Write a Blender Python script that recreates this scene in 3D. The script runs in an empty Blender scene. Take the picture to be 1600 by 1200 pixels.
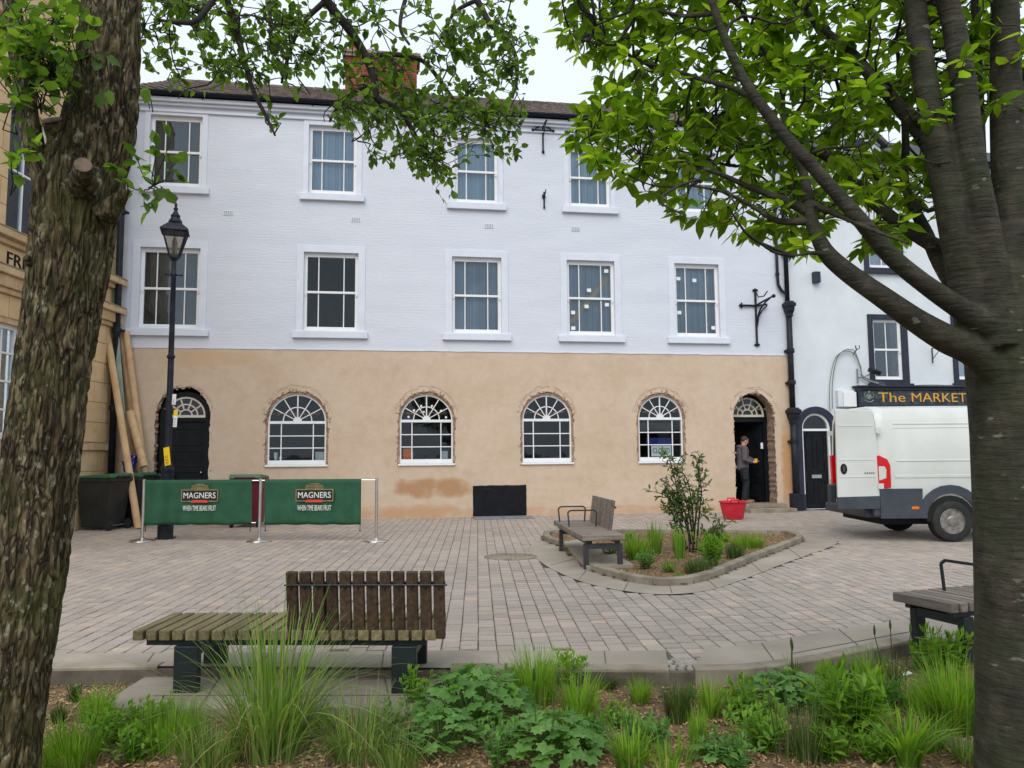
import bpy, bmesh, math, random
from mathutils import Vector, Matrix, noise
from mathutils.geometry import tessellate_polygon
random.seed(7)
R = math.radians
scene = bpy.context.scene
col = scene.collection

# ---------------------------------------------------------------- camera
CH = 1.55
FPX = 1200.0                       # focal length in pixels of the 1600 px wide photograph
CM = Matrix.Rotation(math.pi/2 + R(5.15), 3, 'X') @ Matrix.Rotation(R(-0.433), 3, 'Z')
CAMP = Vector((0, 0, CH))
cam_d = bpy.data.cameras.new('camera')
cam_d.sensor_width = 36.0
cam_d.lens = 36.0*FPX/1600.0
cam_d.clip_start = 0.05
cam_d.clip_end = 2000
cam = bpy.data.objects.new('camera', cam_d)
col.objects.link(cam)
cam.matrix_world = Matrix.Translation(CAMP) @ CM.to_4x4()
scene.camera = cam

# ---------------------------------------------------------------- sky, sun, exposure (overcast)
SUN_EL, SUN_AZ = R(46), R(196)     # azimuth clockwise from +Y; the brighter part of the cloud is behind the camera
w = bpy.data.worlds.new('World'); scene.world = w; w.use_nodes = True
nt = w.node_tree; nt.nodes.clear()
sky = nt.nodes.new('ShaderNodeTexSky'); sky.sky_type = 'NISHITA'; sky.sun_disc = False
sky.sun_elevation = SUN_EL; sky.sun_rotation = SUN_AZ
hsv = nt.nodes.new('ShaderNodeHueSaturation'); hsv.inputs['Saturation'].default_value = 0.35
veil = nt.nodes.new('ShaderNodeMix'); veil.data_type = 'RGBA'; veil.inputs[0].default_value = 0.86
veil.inputs[7].default_value = (6.3, 7.0, 7.8, 1)
bg = nt.nodes.new('ShaderNodeBackground'); bg.inputs[1].default_value = 0.125
wo = nt.nodes.new('ShaderNodeOutputWorld')
nt.links.new(sky.outputs[0], hsv.inputs['Color']); nt.links.new(hsv.outputs[0], veil.inputs[6])
nt.links.new(veil.outputs[2], bg.inputs[0]); nt.links.new(bg.outputs[0], wo.inputs[0])
sd = bpy.data.lights.new('sun', 'SUN'); sd.energy = 1.5; sd.angle = R(45); sd.color = (1, 0.96, 0.91)
sun = bpy.data.objects.new('sun', sd); col.objects.link(sun)
sdir = Vector((math.sin(SUN_AZ)*math.cos(SUN_EL), math.cos(SUN_AZ)*math.cos(SUN_EL), math.sin(SUN_EL)))
sun.rotation_euler = sdir.to_track_quat('Z', 'Y').to_euler()
sun.location = sdir*60
vs = scene.view_settings
vs.view_transform = 'Standard'; vs.look = 'None'; vs.gamma = 1; vs.use_curve_mapping = False
vs.exposure = 0.34

# ---------------------------------------------------------------- geometry helpers
def ray(px, py): return CM @ Vector(((px-800)/FPX, -(py-600)/FPX, -1))
def gnd(px, py, z=0.0):
    d = ray(px, py); return CAMP + d*((z-CH)/d.z)
def at(px, py, Y):
    d = ray(px, py); return CAMP + d*(Y/d.y)
FO = gnd(815, 806); FT = R(8.65)   # origin and turn of the terrace frontage
FMAT = Matrix.Translation(FO) @ Matrix.Rotation(FT, 4, 'Z')
FINV = FMAT.inverted()
def fac(px, py, off=0.0):          # pixel -> (u, z) on the frontage
    d = FINV.to_3x3() @ ray(px, py); c = FINV @ CAMP
    p = c + d*((off-c.y)/d.y); return p.x, p.z
XL = -9.28
def lft(px, py):
    d = ray(px, py); p = CAMP + d*(XL/d.x); return p.y, p.z

class MB:
    def __init__(s): s.v = []; s.f = []; s.m = []
    def add(s, vs, fs, mi=0):
        b = len(s.v); s.v += [tuple(x) for x in vs]
        s.f += [tuple(b+i for i in f) for f in fs]; s.m += [mi]*len(fs)
    def box(s, a, b, mi=0, T=None):
        (x0, y0, z0), (x1, y1, z1) = a, b
        vs = [Vector(p) for p in ((x0,y0,z0),(x1,y0,z0),(x1,y1,z0),(x0,y1,z0),(x0,y0,z1),(x1,y0,z1),(x1,y1,z1),(x0,y1,z1))]
        if T is not None: vs = [T @ p for p in vs]
        s.add(vs, [(0,3,2,1),(4,5,6,7),(0,1,5,4),(1,2,6,5),(2,3,7,6),(3,0,4,7)], mi)
    def bar(s, p, q, wx, wy, mi=0, up=(0,0,1)):
        p, q = Vector(p), Vector(q); d = q-p; L = d.length; d.normalize()
        x = d.cross(Vector(up))
        if x.length < 1e-4: x = d.cross(Vector((1,0,0)))
        x.normalize(); y = x.cross(d)
        T = Matrix((( x.x, y.x, d.x, p.x),(x.y, y.y, d.y, p.y),(x.z, y.z, d.z, p.z),(0,0,0,1)))
        s.box((-wx/2,-wy/2,0),(wx/2,wy/2,L), mi, T)
    def tube(s, pts, rad, n=8, mi=0, cap=True, jit=0.0):
        pts = [Vector(p) for p in pts]; k = len(pts)
        if not hasattr(rad, '__len__'): rad = [rad]*k
        vs = []; ref = None
        for i in range(k):
            d = (pts[min(i+1,k-1)]-pts[max(i-1,0)])
            if d.length < 1e-7: d = Vector((0,0,1))
            d.normalize()
            if ref is None:
                ref = Vector((0,1,0)) if abs(d.y) < .9 else Vector((1,0,0))
            x = ref - d*ref.dot(d)
            if x.length < 1e-5: x = d.orthogonal()
            x.normalize(); y = d.cross(x); ref = x
            for j in range(n):
                a = 2*math.pi*j/n; r = rad[i]*(1+random.uniform(-jit,jit))
                vs.append(pts[i] + x*(math.cos(a)*r) + y*(math.sin(a)*r))
        fs = [(i*n+j, i*n+(j+1)%n, (i+1)*n+(j+1)%n, (i+1)*n+j) for i in range(k-1) for j in range(n)]
        if cap: fs += [tuple(range(n-1,-1,-1)), tuple((k-1)*n+j for j in range(n))]
        s.add(vs, fs, mi)
    def lathe(s, prof, n=16, c=(0,0,0), mi=0, T=None, ang0=0.0):
        vs = []
        for r, z in prof:
            for j in range(n):
                a = ang0+2*math.pi*j/n; p = Vector((c[0]+r*math.cos(a), c[1]+r*math.sin(a), c[2]+z))
                vs.append(T @ p if T is not None else p)
        k = len(prof)
        fs = [(i*n+j, i*n+(j+1)%n, (i+1)*n+(j+1)%n, (i+1)*n+j) for i in range(k-1) for j in range(n)]
        fs += [tuple(range(n-1,-1,-1)), tuple((k-1)*n+j for j in range(n))]
        s.add(vs, fs, mi)
    def ball(s, c, r, n=10, m=7, mi=0, T=None):
        if not hasattr(r, '__len__'): r = (r,r,r)
        vs = []; c = Vector(c)
        for i in range(m+1):
            t = math.pi*i/m
            for j in range(n):
                a = 2*math.pi*j/n
                p = Vector((r[0]*math.sin(t)*math.cos(a), r[1]*math.sin(t)*math.sin(a), r[2]*math.cos(t)))
                if T is not None: p = T @ p
                vs.append(c+p)
        s.add(vs, [((i+1)*n+j, (i+1)*n+(j+1)%n, i*n+(j+1)%n, i*n+j) for i in range(m) for j in range(n)], mi)
    def prism(s, poly, y0, y1, mi=0, ax='xz'):
        """poly outline (x,z) extruded along y (ax xz) or (x,y) along z (ax xy)"""
        n = len(poly)
        ar = sum(poly[i][0]*poly[(i+1)%n][1]-poly[(i+1)%n][0]*poly[i][1] for i in range(n))
        if (ar < 0): poly = poly[::-1]
        if ax == 'xz': vs = [(x,y0,z) for x,z in poly]+[(x,y1,z) for x,z in poly]
        else: vs = [(x,y,y1) for x,y in poly]+[(x,y,y0) for x,y in poly]
        tri = tessellate_polygon([[Vector((a,b,0)) for a,b in poly]])
        fs = []
        for t in tri:
            a, b, c = t
            A, B, C_ = poly[a], poly[b], poly[c]
            if (B[0]-A[0])*(C_[1]-A[1])-(B[1]-A[1])*(C_[0]-A[0]) < 0: a, c = c, a
            fs.append((a,b,c)); fs.append((c+n,b+n,a+n))
        fs += [(i, i+n, (i+1)%n+n, (i+1)%n) for i in range(n)]
        s.add(vs, fs, mi)
    def build(s, name, mats, parent=None, smooth=False, bevel=0, auto=None):
        me = bpy.data.meshes.new(name); me.from_pydata(s.v, [], s.f)
        if not isinstance(mats, (list, tuple)): mats = [mats]
        for m in mats: me.materials.append(m)
        if len(mats) > 1: me.polygons.foreach_set('material_index', s.m)
        if smooth: me.polygons.foreach_set('use_smooth', [True]*len(s.f))
        me.update()
        o = bpy.data.objects.new(name, me); col.objects.link(o)
        if parent: o.parent = parent
        if bevel:
            b = o.modifiers.new('bevel', 'BEVEL'); b.width = bevel; b.segments = 2; b.limit_method = 'ANGLE'; b.angle_limit = R(40)
        if auto:
            me.polygons.foreach_set('use_smooth', [True]*len(s.f))
            try: me.set_sharp_from_angle(angle=R(auto))
            except Exception: pass
        return o

def holed(mb, outer, holes, y, mi=0, flip=False):
    """flat wall face (x,z) at depth y with polygonal holes"""
    polys = [[Vector((a,b,0)) for a,b in outer]] + [[Vector((a,b,0)) for a,b in h] for h in holes]
    flat = [p for q in polys for p in q]
    tri = tessellate_polygon(polys); fs = []
    for a,b,c in tri:
        A,B,C_ = flat[a],flat[b],flat[c]
        cr = (B.x-A.x)*(C_.y-A.y)-(B.y-A.y)*(C_.x-A.x)
        if abs(cr) < 1e-9: continue
        fs.append((a,b,c) if cr > 0 else (c,b,a))
    mb.add([(p.x, y, p.y) for p in flat], fs, mi)
def reveal(mb, poly, y0, y1, mi=0):
    n = len(poly); mb.add([(a,y0,b) for a,b in poly]+[(a,y1,b) for a,b in poly], [(i,(i+1)%n,(i+1)%n+n,i+n) for i in range(n)], mi)
def ringface(mb, outer, inner, y0, y1, mi=0):
    """frame between two outlines with equal point counts, extruded y0 (front) to y1"""
    n = len(outer)
    vs = [(a,y0,b) for a,b in outer]+[(a,y0,b) for a,b in inner]+[(a,y1,b) for a,b in outer]+[(a,y1,b) for a,b in inner]
    fs = []
    for i in range(n):
        j = (i+1)%n
        fs += [(i,j,n+j,n+i), (n+i,n+j,3*n+j,3*n+i), (2*n+j,2*n+i,3*n+i,3*n+j), (j,i,2*n+i,2*n+j)]
    mb.add(vs, fs, mi)
def rectp(x0, x1, z0, z1): return [(x0,z0),(x1,z0),(x1,z1),(x0,z1)]
def archp(xc, wd, z0, zs, n=14, rise=None):
    r = wd/2; rise = rise or r
    return [(xc-r,z0),(xc+r,z0)] + [(xc+r*math.cos(math.pi*i/n), zs+rise*math.sin(math.pi*i/n)) for i in range(n+1)]
def jag(poly, amp, step=.07, keep_bottom=None):
    out = []
    for i in range(len(poly)):
        a, b = Vector(poly[i]), Vector(poly[(i+1)%len(poly)])
        k = max(1, int((b-a).length/step))
        for t in range(k):
            p = a.lerp(b, t/k)
            if keep_bottom is not None and p.y <= keep_bottom+.001: out.append((p.x, p.y))
            else: out.append((p.x+random.uniform(-amp,amp), p.y+random.uniform(-amp,amp)))
    return out

def tag(o, label=None, cat=None, group=None, kind=None):
    if label: o['label'] = label
    if cat: o['category'] = cat
    if group: o['group'] = group
    if kind: o['kind'] = kind
    return o
def empty(name, loc=(0,0,0), rz=0, label=None, cat=None, group=None):
    o = bpy.data.objects.new(name, None); col.objects.link(o)
    o.location = loc; o.rotation_euler = (0,0,rz); o.empty_display_size = .2
    return tag(o, label, cat, group)
def dup(o, parent=None):
    c = o.copy(); col.objects.link(c); c.parent = parent
    for ch in list(o.children): dup(ch, c)
    return c
def inst(name, me, parent, mtx):
    o = bpy.data.objects.new(name, me); col.objects.link(o)
    if parent: o.parent = parent
    o.matrix_basis = mtx; return o

# ---------------------------------------------------------------- materials
def S(r, g, b):
    f = lambda c: (c/255/12.92 if c/255 <= .04045 else ((c/255+.055)/1.055)**2.4)
    return (f(r), f(g), f(b), 1)
class NT:
    def __init__(s, name):
        s.m = bpy.data.materials.new(name); s.m.use_nodes = True; s.t = s.m.node_tree; s.t.nodes.clear()
        s.o = s.n('OutputMaterial')
    def n(s, t, **k):
        x = s.t.nodes.new('ShaderNode'+t)
        for a, b in k.items(): setattr(x, a, b)
        return x
    def l(s, a, b): s.t.links.new(a, b)
    def coord(s, which='Object', scale=(1,1,1), loc=(0,0,0)):
        c = s.n('TexCoord'); m = s.n('Mapping'); m.inputs['Scale'].default_value = scale; m.inputs['Location'].default_value = loc
        s.l(c.outputs[which], m.inputs[0]); return m.outputs[0]
    def noise(s, vec, scale, detail=5, rough=.55, dist=0):
        x = s.n('TexNoise'); x.inputs['Scale'].default_value = scale; x.inputs['Detail'].default_value = detail
        x.inputs['Roughness'].default_value = rough; x.inputs['Distortion'].default_value = dist
        if vec: s.l(vec, x.inputs['Vector'])
        return x.outputs['Fac']
    def ramp(s, fac, stops):
        x = s.n('ValToRGB'); e = x.color_ramp.elements
        while len(e) < len(stops): e.new(.5)
        for i, (p, c) in enumerate(stops): e[i].position = p; e[i].color = c if len(c) == 4 else (*c, 1)
        s.l(fac, x.inputs[0]); return x.outputs[0]
    def mix(s, fac, a, b, mode='MIX'):
        x = s.n('Mix', data_type='RGBA', blend_type=mode)
        for v, i in ((fac,0),(a,6),(b,7)):
            if hasattr(v, 'is_linked') or hasattr(v, 'links'): s.l(v, x.inputs[i])
            else: x.inputs[i].default_value = v
        return x.outputs[2]
    def math(s, op, a, b=0.0, clamp=False):
        x = s.n('Math', operation=op, use_clamp=clamp)
        for v, i in ((a,0),(b,1)):
            if hasattr(v, 'links'): s.l(v, x.inputs[i])
            else: x.inputs[i].default_value = v
        return x.outputs[0]
    def bump(s, h, strength=.5, dist=.01, prev=None):
        x = s.n('Bump'); x.inputs['Strength'].default_value = strength; x.inputs['Distance'].default_value = dist
        s.l(h, x.inputs['Height'])
        if prev: s.l(prev, x.inputs['Normal'])
        return x.outputs[0]
    def pbr(s, colr, rough=.7, metal=0, nrm=None, spec=.4, coat=0):
        p = s.n('BsdfPrincipled')
        for v, k in ((colr,'Base Color'),(rough,'Roughness'),(metal,'Metallic')):
            if hasattr(v, 'links'): s.l(v, p.inputs[k])
            else: p.inputs[k].default_value = v
        p.inputs['Specular IOR Level'].default_value = spec; p.inputs['Coat Weight'].default_value = coat
        if nrm: s.l(nrm, p.inputs['Normal'])
        s.l(p.outputs[0], s.o.inputs[0]); return s.m
    def rnd(s):
        """per-object plus per-island random number"""
        oi = s.n('ObjectInfo'); g = s.n('NewGeometry')
        return s.math('FRACT', s.math('ADD', oi.outputs['Random'], g.outputs['Random Per Island']))

def simple(name, c1, c2=None, scale=6, rough=.6, bump=0, bs=40, metal=0, spec=.4, coat=0, stretch=(1,1,1), vary=0, lo=.35, hi=.65, bd=.005):
    k = NT(name); v = k.coord(scale=stretch)
    c = k.ramp(k.noise(v, scale), [(lo, c1), (hi, c2 or c1)])
    if vary:
        r = k.rnd(); c = k.mix(1.0, c, k.ramp(r, [(0, (1-vary,)*3), (1, (1+vary*.6,)*3)]), 'MULTIPLY')
    nrm = k.bump(k.noise(v, bs, 6), bump, bd) if bump else None
    return k.pbr(c, rough, metal, nrm, spec, coat)

def glass_mat(name, tint, rough=.02, refl=1.0):
    k = NT(name); fr = k.n('Fresnel'); fr.inputs[0].default_value = 1.5
    tr = k.n('BsdfTransparent'); tr.inputs[0].default_value = tint
    gl = k.n('BsdfGlossy'); gl.inputs[1].default_value = rough; gl.inputs[0].default_value = (.9,.95,1,1)
    v = k.coord('Object'); nb = k.bump(k.noise(v, 2.2, 2), .12, .02); k.l(nb, gl.inputs['Normal'])
    mx = k.n('MixShader'); k.l(k.math('MULTIPLY', fr.outputs[0], refl, True), mx.inputs[0])
    k.l(tr.outputs[0], mx.inputs[1]); k.l(gl.outputs[0], mx.inputs[2]); k.l(mx.outputs[0], k.o.inputs[0]); return k.m

def leaf_mat(name, dark, mid, light, trans=.35, rough=.5):
    k = NT(name); r = k.rnd(); v = k.coord('Object')
    c = k.ramp(r, [(0, dark), (.5, mid), (1, light)])
    n = k.ramp(k.noise(v, 3.0, 3), [(.3, (.75,.75,.75)), (.7, (1.2,1.2,1.2))]); c = k.mix(1.0, c, n, 'MULTIPLY')
    p = k.n('BsdfPrincipled'); k.l(c, p.inputs['Base Color']); p.inputs['Roughness'].default_value = rough; p.inputs['Specular IOR Level'].default_value = .35
    t = k.n('BsdfTranslucent'); k.l(k.mix(1.0, c, (1.7,1.65,.6,1), 'MULTIPLY'), t.inputs[0])
    mx = k.n('MixShader'); mx.inputs[0].default_value = trans
    k.l(p.outputs[0], mx.inputs[1]); k.l(t.outputs[0], mx.inputs[2]); k.l(mx.outputs[0], k.o.inputs[0]); return k.m

# --- particular surfaces
def m_upper():
    k = NT('white_painted_brick'); v = k.coord()
    br = k.n('TexBrick'); br.inputs['Scale'].default_value = 1; br.inputs['Mortar Size'].default_value = .009; br.inputs['Mortar Smooth'].default_value = .6
    br.inputs['Brick Width'].default_value = .225; br.inputs['Row Height'].default_value = .075
    sw = k.n('SeparateXYZ'); k.l(v, sw.inputs[0]); cb = k.n('CombineXYZ'); k.l(sw.outputs[0], cb.inputs[0]); k.l(sw.outputs[2], cb.inputs[1]); k.l(cb.outputs[0], br.inputs['Vector'])
    wv = k.coord(scale=(.5,1,2.2)); big = k.noise(wv, 1.1, 4)
    c = k.ramp(big, [(.3, (.61,.635,.70)), (.7, (.67,.695,.755))])
    msk = k.ramp(k.noise(k.coord(scale=(.35,1,1.4)), 2.0, 3), [(.46, (0,0,0)), (.75, (1,1,1))])
    h = k.math('MULTIPLY', br.outputs['Fac'], msk)
    n1 = k.bump(k.math('MULTIPLY', h, -1), .4, .01)
    n2 = k.bump(k.noise(k.coord(scale=(1,1,5)), 5, 5), .45, .015, n1)
    n3 = k.bump(k.noise(v, 30, 4), .2, .006, n2)
    return k.pbr(c, .62, 0, n3, .35)
def m_lower():
    k = NT('tan_render'); v = k.coord()
    big = k.noise(k.coord(scale=(.8,1,1)), .9, 8, .68)
    c = k.ramp(big, [(.25, S(178,152,128)), (.42, S(196,173,149)), (.58, S(205,184,162)), (.78, S(200,187,169))])
    fine = k.noise(v, 5, 6, .6); c = k.mix(.35, c, k.ramp(fine, [(.3, S(186,160,136)), (.7, S(210,192,170))]))
    # greyish scuffs
    sc = k.ramp(k.noise(k.coord(loc=(7,3,1)), 1.7, 5), [(.62, (0,0,0)), (.74, (1,1,1))]); c = k.mix(k.math('MULTIPLY', sc, .4), c, S(172,154,132))
    sep = k.n('SeparateXYZ'); k.l(v, sep.inputs[0])
    wob = k.noise(v, 2.6, 6)
    def blob(cx, cz, rx, rz, stain, amt):
        nonlocal c
        dx = k.math('POWER', k.math('ABSOLUTE', k.math('DIVIDE', k.math('SUBTRACT', sep.outputs[0], cx), rx)), 3.0)
        dz = k.math('POWER', k.math('ABSOLUTE', k.math('DIVIDE', k.math('SUBTRACT', sep.outputs[2], cz), rz)), 3.0)
        d = k.math('ADD', k.math('ADD', dx, dz), k.math('MULTIPLY', k.math('SUBTRACT', wob, .5), 2.6))
        f = k.ramp(d, [(.15, (1,1,1)), (1.0, (0,0,0))]); c = k.mix(k.math('MULTIPLY', f, amt), c, stain)
    blob(-2.2, .72, 1.05, .27, S(170,128,90), .85)        # the damp patch left of the hatch
    blob(-3.0, .15, 1.6, .18, S(186,146,108), .6)
    blob(7.12, 1.1, .2, 1.25, S(188,138,92), .8)        # strip by the downpipe
    blob(1.3, .1, 9, .13, S(186,146,110), .5)
    blob(-7.4, 3.85, 1.2, .2, S(196,164,126), .6)
    n = k.bump(k.noise(v, 3, 5), .3, .02); n = k.bump(k.noise(v, 60, 3), .15, .004, n)
    return k.pbr(c, .85, 0, n, .2)
def m_paver():
    k = NT('paver_stone'); r = k.rnd(); g = k.n('NewGeometry')
    c = k.ramp(r, [(0, S(132,121,111)), (.3, S(145,133,123)), (.6, S(153,141,130)), (.88, S(160,146,135)), (.95, S(176,151,136)), (.985, S(178,159,135)), (1, S(172,161,150))])
    pv = g.outputs['Position']
    d = k.noise(pv, .55, 5); c = k.mix(.3, c, S(152,139,128)); c = k.mix(1.0, c, k.ramp(d, [(.3, (.84,.83,.82)), (.7, (1.12,1.11,1.09))]), 'MULTIPLY')
    st = k.ramp(k.noise(pv, 1.7, 7, .65), [(.56, (0,0,0)), (.70, (1,1,1))]); c = k.mix(k.math('MULTIPLY', st, .22), c, S(104,95,86))
    f = k.noise(pv, 55, 5, .7); c = k.mix(1.0, c, k.ramp(f, [(.3, (.82,.82,.82)), (.7, (1.12,1.12,1.12))]), 'MULTIPLY')
    sp = k.ramp(k.noise(pv, 11, 4), [(.68, (0,0,0)), (.75, (1,1,1))]); c = k.mix(k.math('MULTIPLY', sp, .25), c, S(190,184,176))
    m_ = k.pbr(c, .66, 0, k.bump(f, .35, .004), .45)
    for n_ in m_.node_tree.nodes:
        if n_.type == 'BSDF_PRINCIPLED': n_.inputs['Sheen Weight'].default_value = .3; n_.inputs['Sheen Tint'].default_value = (1,.93,.87,1); n_.inputs['Sheen Roughness'].default_value = .4
    return m_
def m_bark(name, a, b, c3, moss, stretch, sc, bumpd, lent=False):
    k = NT(name); v = k.coord(scale=stretch)
    vo = k.n('TexVoronoi', feature='DISTANCE_TO_EDGE'); vo.inputs['Scale'].default_value = sc
    wrp = k.n('VectorMath', operation='ADD'); nz = k.n('TexNoise'); nz.inputs['Scale'].default_value = sc*.8; k.l(v, nz.inputs['Vector'])
    sub = k.n('VectorMath', operation='SCALE'); k.l(nz.outputs['Color'], sub.inputs[0]); sub.inputs['Scale'].default_value = .11
    k.l(v, wrp.inputs[0]); k.l(sub.outputs[0], wrp.inputs[1]); k.l(wrp.outputs[0], vo.inputs['Vector'])
    n1 = k.noise(v, sc*1.5, 8, .65)
    c = k.ramp(n1, [(.3, a), (.5, b), (.68, c3)])
    if not lent:
        c = k.mix(k.ramp(vo.outputs['Distance'], [(.0, (1,1,1)), (.12, (0,0,0))]), c, a)
    ms = k.ramp(k.noise(k.coord(), 2.4, 6), [(.46, (0,0,0)), (.66, (1,1,1))]); c = k.mix(k.math('MULTIPLY', ms, .6), c, moss)
    if lent:
        lc = k.ramp(k.noise(k.coord(scale=(1,1,2.6)), 9, 3, .5), [(.68, (0,0,0)), (.71, (1,1,1))]); c = k.mix(k.math('MULTIPLY', lc, .35), c, S(150,154,138))
        h = k.noise(k.coord(scale=(1,1,7)), 7, 5)
        return k.pbr(c, .8, 0, k.bump(n1, .9, .016, k.bump(h, .7, .02)), .25)
    lich = k.ramp(k.noise(k.coord(scale=(1,1,.6)), 26, 4, .6), [(.60, (0,0,0)), (.66, (1,1,1))]); c = k.mix(k.math('MULTIPLY', lich, .6), c, S(168,164,142))
    h = k.math('ADD', k.math('MULTIPLY', k.math('MINIMUM', vo.outputs['Distance'], .25), 2.0), k.math('MULTIPLY', n1, .9))
    return k.pbr(c, .9, 0, k.bump(h, 1.0, bumpd), .2)
def m_wood(name, c1, c2, c3):
    k = NT(name); v = k.coord(scale=(1,1,1)); r = k.rnd()
    st = k.noise(k.coord(scale=(30,2.2,30)), 1.0, 6, .6); c = k.ramp(st, [(.3, c1), (.55, c2), (.75, c3)])
    c = k.mix(1.0, c, k.ramp(r, [(0, (.78,.78,.78)), (1, (1.15,1.13,1.1))]), 'MULTIPLY')
    return k.pbr(c, .8, 0, k.bump(st, .4, .004), .25)
M = {}
M['upper'] = m_upper(); M['lower'] = m_lower(); M['paver'] = m_paver()
M['trim'] = simple('white_trim_paint', (.64,.67,.745,1), (.70,.73,.80,1), 3, .5, .15, 20)
M['white'] = simple('white_gloss_paint', (.78,.78,.78,1), (.82,.82,.82,1), 8, .35)
M['cream'] = simple('cream_paint', (.62,.58,.47,1), (.70,.66,.55,1), 8, .4)
M['black'] = simple('black_gloss_paint', (.006,.007,.009,1), (.011,.013,.016,1), 5, .42, .1, 30, spec=.16)
M['iron'] = simple('black_iron_paint', (.009,.011,.016,1), (.02,.024,.034,1), 9, .5, .2, 60, spec=.22)
M['brickexp'] = simple('exposed_brick_edge', S(138,112,95), S(190,163,142), 9, .95, 1.0, 26, spec=.15, bd=.03, lo=.3, hi=.7)
M['brick'] = simple('chimney_brick', S(120,58,44), S(158,84,66), 5, .9, .5, 40, vary=.3)
M['mortar'] = simple('mortar', S(150,135,120), S(120,105,92), 8, .95)
M['tile'] = simple('roof_tile', S(78,68,62), S(112,98,88), 4, .85, .4, 30, vary=.25)
M['slate'] = simple('slate', S(66,66,70), S(96,96,98), 4, .7, .3, 30, vary=.25)
M['gutter'] = simple('gutter_dark', S(22,24,34), S(32,34,46), 4, .55, spec=.2)
M['glass'] = glass_mat('window_glass', (.84,.89,.92,1), .02, 1.1)
M['glass_dark'] = glass_mat('window_glass_dark', (.88,.91,.92,1), .02, .55)
M['lampglass'] = glass_mat('lamp_glass', (.86,.84,.8,1), .15, 1.5)
M['blind'] = simple('sky_reflection_blind', (.44,.54,.62,1), (.50,.60,.68,1), 1.2, .8, vary=.10)  # blue of the reflected sky is put into the blind colour
M['blind_refl'] = simple('glass_reflection_blind', (.22,.265,.315,1), (.34,.39,.44,1), .9, .8, vary=.14)  # grey-blue reflections in the first-floor glass, painted as blind slats
M['curtain'] = simple('brown_grey_blind', S(112,106,100), S(84,78,74), 1.3, .9, vary=.12)
M['net'] = simple('net_curtain', (.5,.53,.57,1), (.62,.65,.68,1), 20, .9, stretch=(6,1,.3))
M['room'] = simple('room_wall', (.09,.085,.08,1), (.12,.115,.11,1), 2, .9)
M['paper'] = simple('white_paper', (.75,.77,.78,1), (.8,.8,.8,1), 5, .8)
M['pubwhite'] = simple('pub_white_render', (.61,.65,.675,1), (.69,.725,.745,1), 1.2, .7, .3, 14, bd=.01)
M['navy'] = simple('navy_black_paint', S(30,34,48), S(40,44,60), 3, .5)
M['signb'] = simple('sign_board_paint', S(38,42,50), S(74,84,92), 9, .6, .3, 30, lo=.42, hi=.72)
M['gold'] = simple('gold_letter', S(196,146,48), S(216,168,70), 9, .5)
M['signgrey'] = simple('crest_grey', S(96,108,104), S(128,136,126), 20, .6)
M['ochre'] = simple('ochre_ashlar', S(202,168,124), S(220,190,148), 1.6, .85, .3, 30, vary=.06)
M['ochred'] = simple('ochre_moulding', S(184,154,114), S(206,178,138), 4, .85, .4, 22)
M['stone_dirty'] = simple('weathered_stone_cap', S(120,112,92), S(170,148,112), 5, .9, .4, 30)
M['dark'] = simple('near_black', (.006,.006,.006,1), (.01,.01,.01,1), 5, .8)
M['concrete'] = simple('smooth_concrete', S(140,130,117), S(163,153,139), 1.3, .8, .25, 50, vary=.06)
M['kerb'] = simple('kerb_concrete', S(116,106,90), S(150,140,124), 3, .85, .3, 40, vary=.1)
M['joint'] = simple('paving_joint_sand', S(84,76,67), S(108,99,88), 6, .95, .5, 60)
M['setts'] = simple('pale_sett', S(132,126,117), S(158,151,142), 10, .8, .4, 30, vary=.15)
M['slab'] = simple('grey_slate_slab', S(108,114,120), S(132,136,140), 4, .7, .2, 40, vary=.1)
M['soil'] = simple('bark_soil', S(88,70,50), S(138,112,82), 14, .95, 1.0, 60, bd=.02)
M['chip'] = simple('bark_chip', S(138,112,80), S(180,150,112), 9, .9, .3, 60, vary=.55)
M['bark_l'] = m_bark('furrowed_bark', S(30,26,20), S(92,80,58), S(150,136,106), S(82,86,44), (1,1,.2), 21, .03)
M['bark_r'] = m_bark('smooth_bark', S(38,37,31), S(56,53,44), S(76,71,60), S(52,60,36), (1,1,1), 6, .01, True)
M['bark_t'] = simple('twig_bark', S(34,30,30), S(58,52,46), 14, .85, .4, 60)
M['cutwood'] = simple('cut_branch_wood', S(84,70,58), S(122,104,88), 14, .9, .4, 40)
M['leaf_l'] = leaf_mat('pear_leaf', (.055,.11,.022,1), (.095,.18,.03,1), (.16,.27,.045,1), .58)
M['leaf_r'] = leaf_mat('cherry_leaf', (.07,.145,.015,1), (.14,.24,.022,1), (.24,.345,.04,1), .75)
M['leaf_g'] = leaf_mat('geranium_leaf', (.075,.18,.035,1), (.12,.26,.055,1), (.18,.34,.085,1), .4)
M['leaf_p'] = leaf_mat('perennial_leaf', (.10,.22,.02,1), (.17,.32,.035,1), (.25,.42,.06,1), .5)
M['leaf_s'] = leaf_mat('shrub_leaf', (.055,.10,.028,1), (.09,.155,.042,1), (.15,.23,.06,1), .45)
M['grass1'] = leaf_mat('ornamental_grass_blade', (.09,.165,.035,1), (.18,.28,.065,1), (.33,.41,.15,1), .45)
M['grass2'] = leaf_mat('bright_sedge_blade', (.09,.20,.018,1), (.17,.32,.03,1), (.28,.43,.07,1), .5)
M['grass3'] = leaf_mat('dark_sedge_blade', (.03,.065,.015,1), (.055,.11,.022,1), (.13,.17,.05,1), .3)
M['wood'] = m_wood('weathered_bench_wood', S(88,79,56), S(120,110,80), S(146,136,104))
M['straw'] = leaf_mat('dry_straw_blade', (.20,.15,.07,1), (.30,.24,.12,1), (.40,.33,.18,1), .3)
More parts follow.
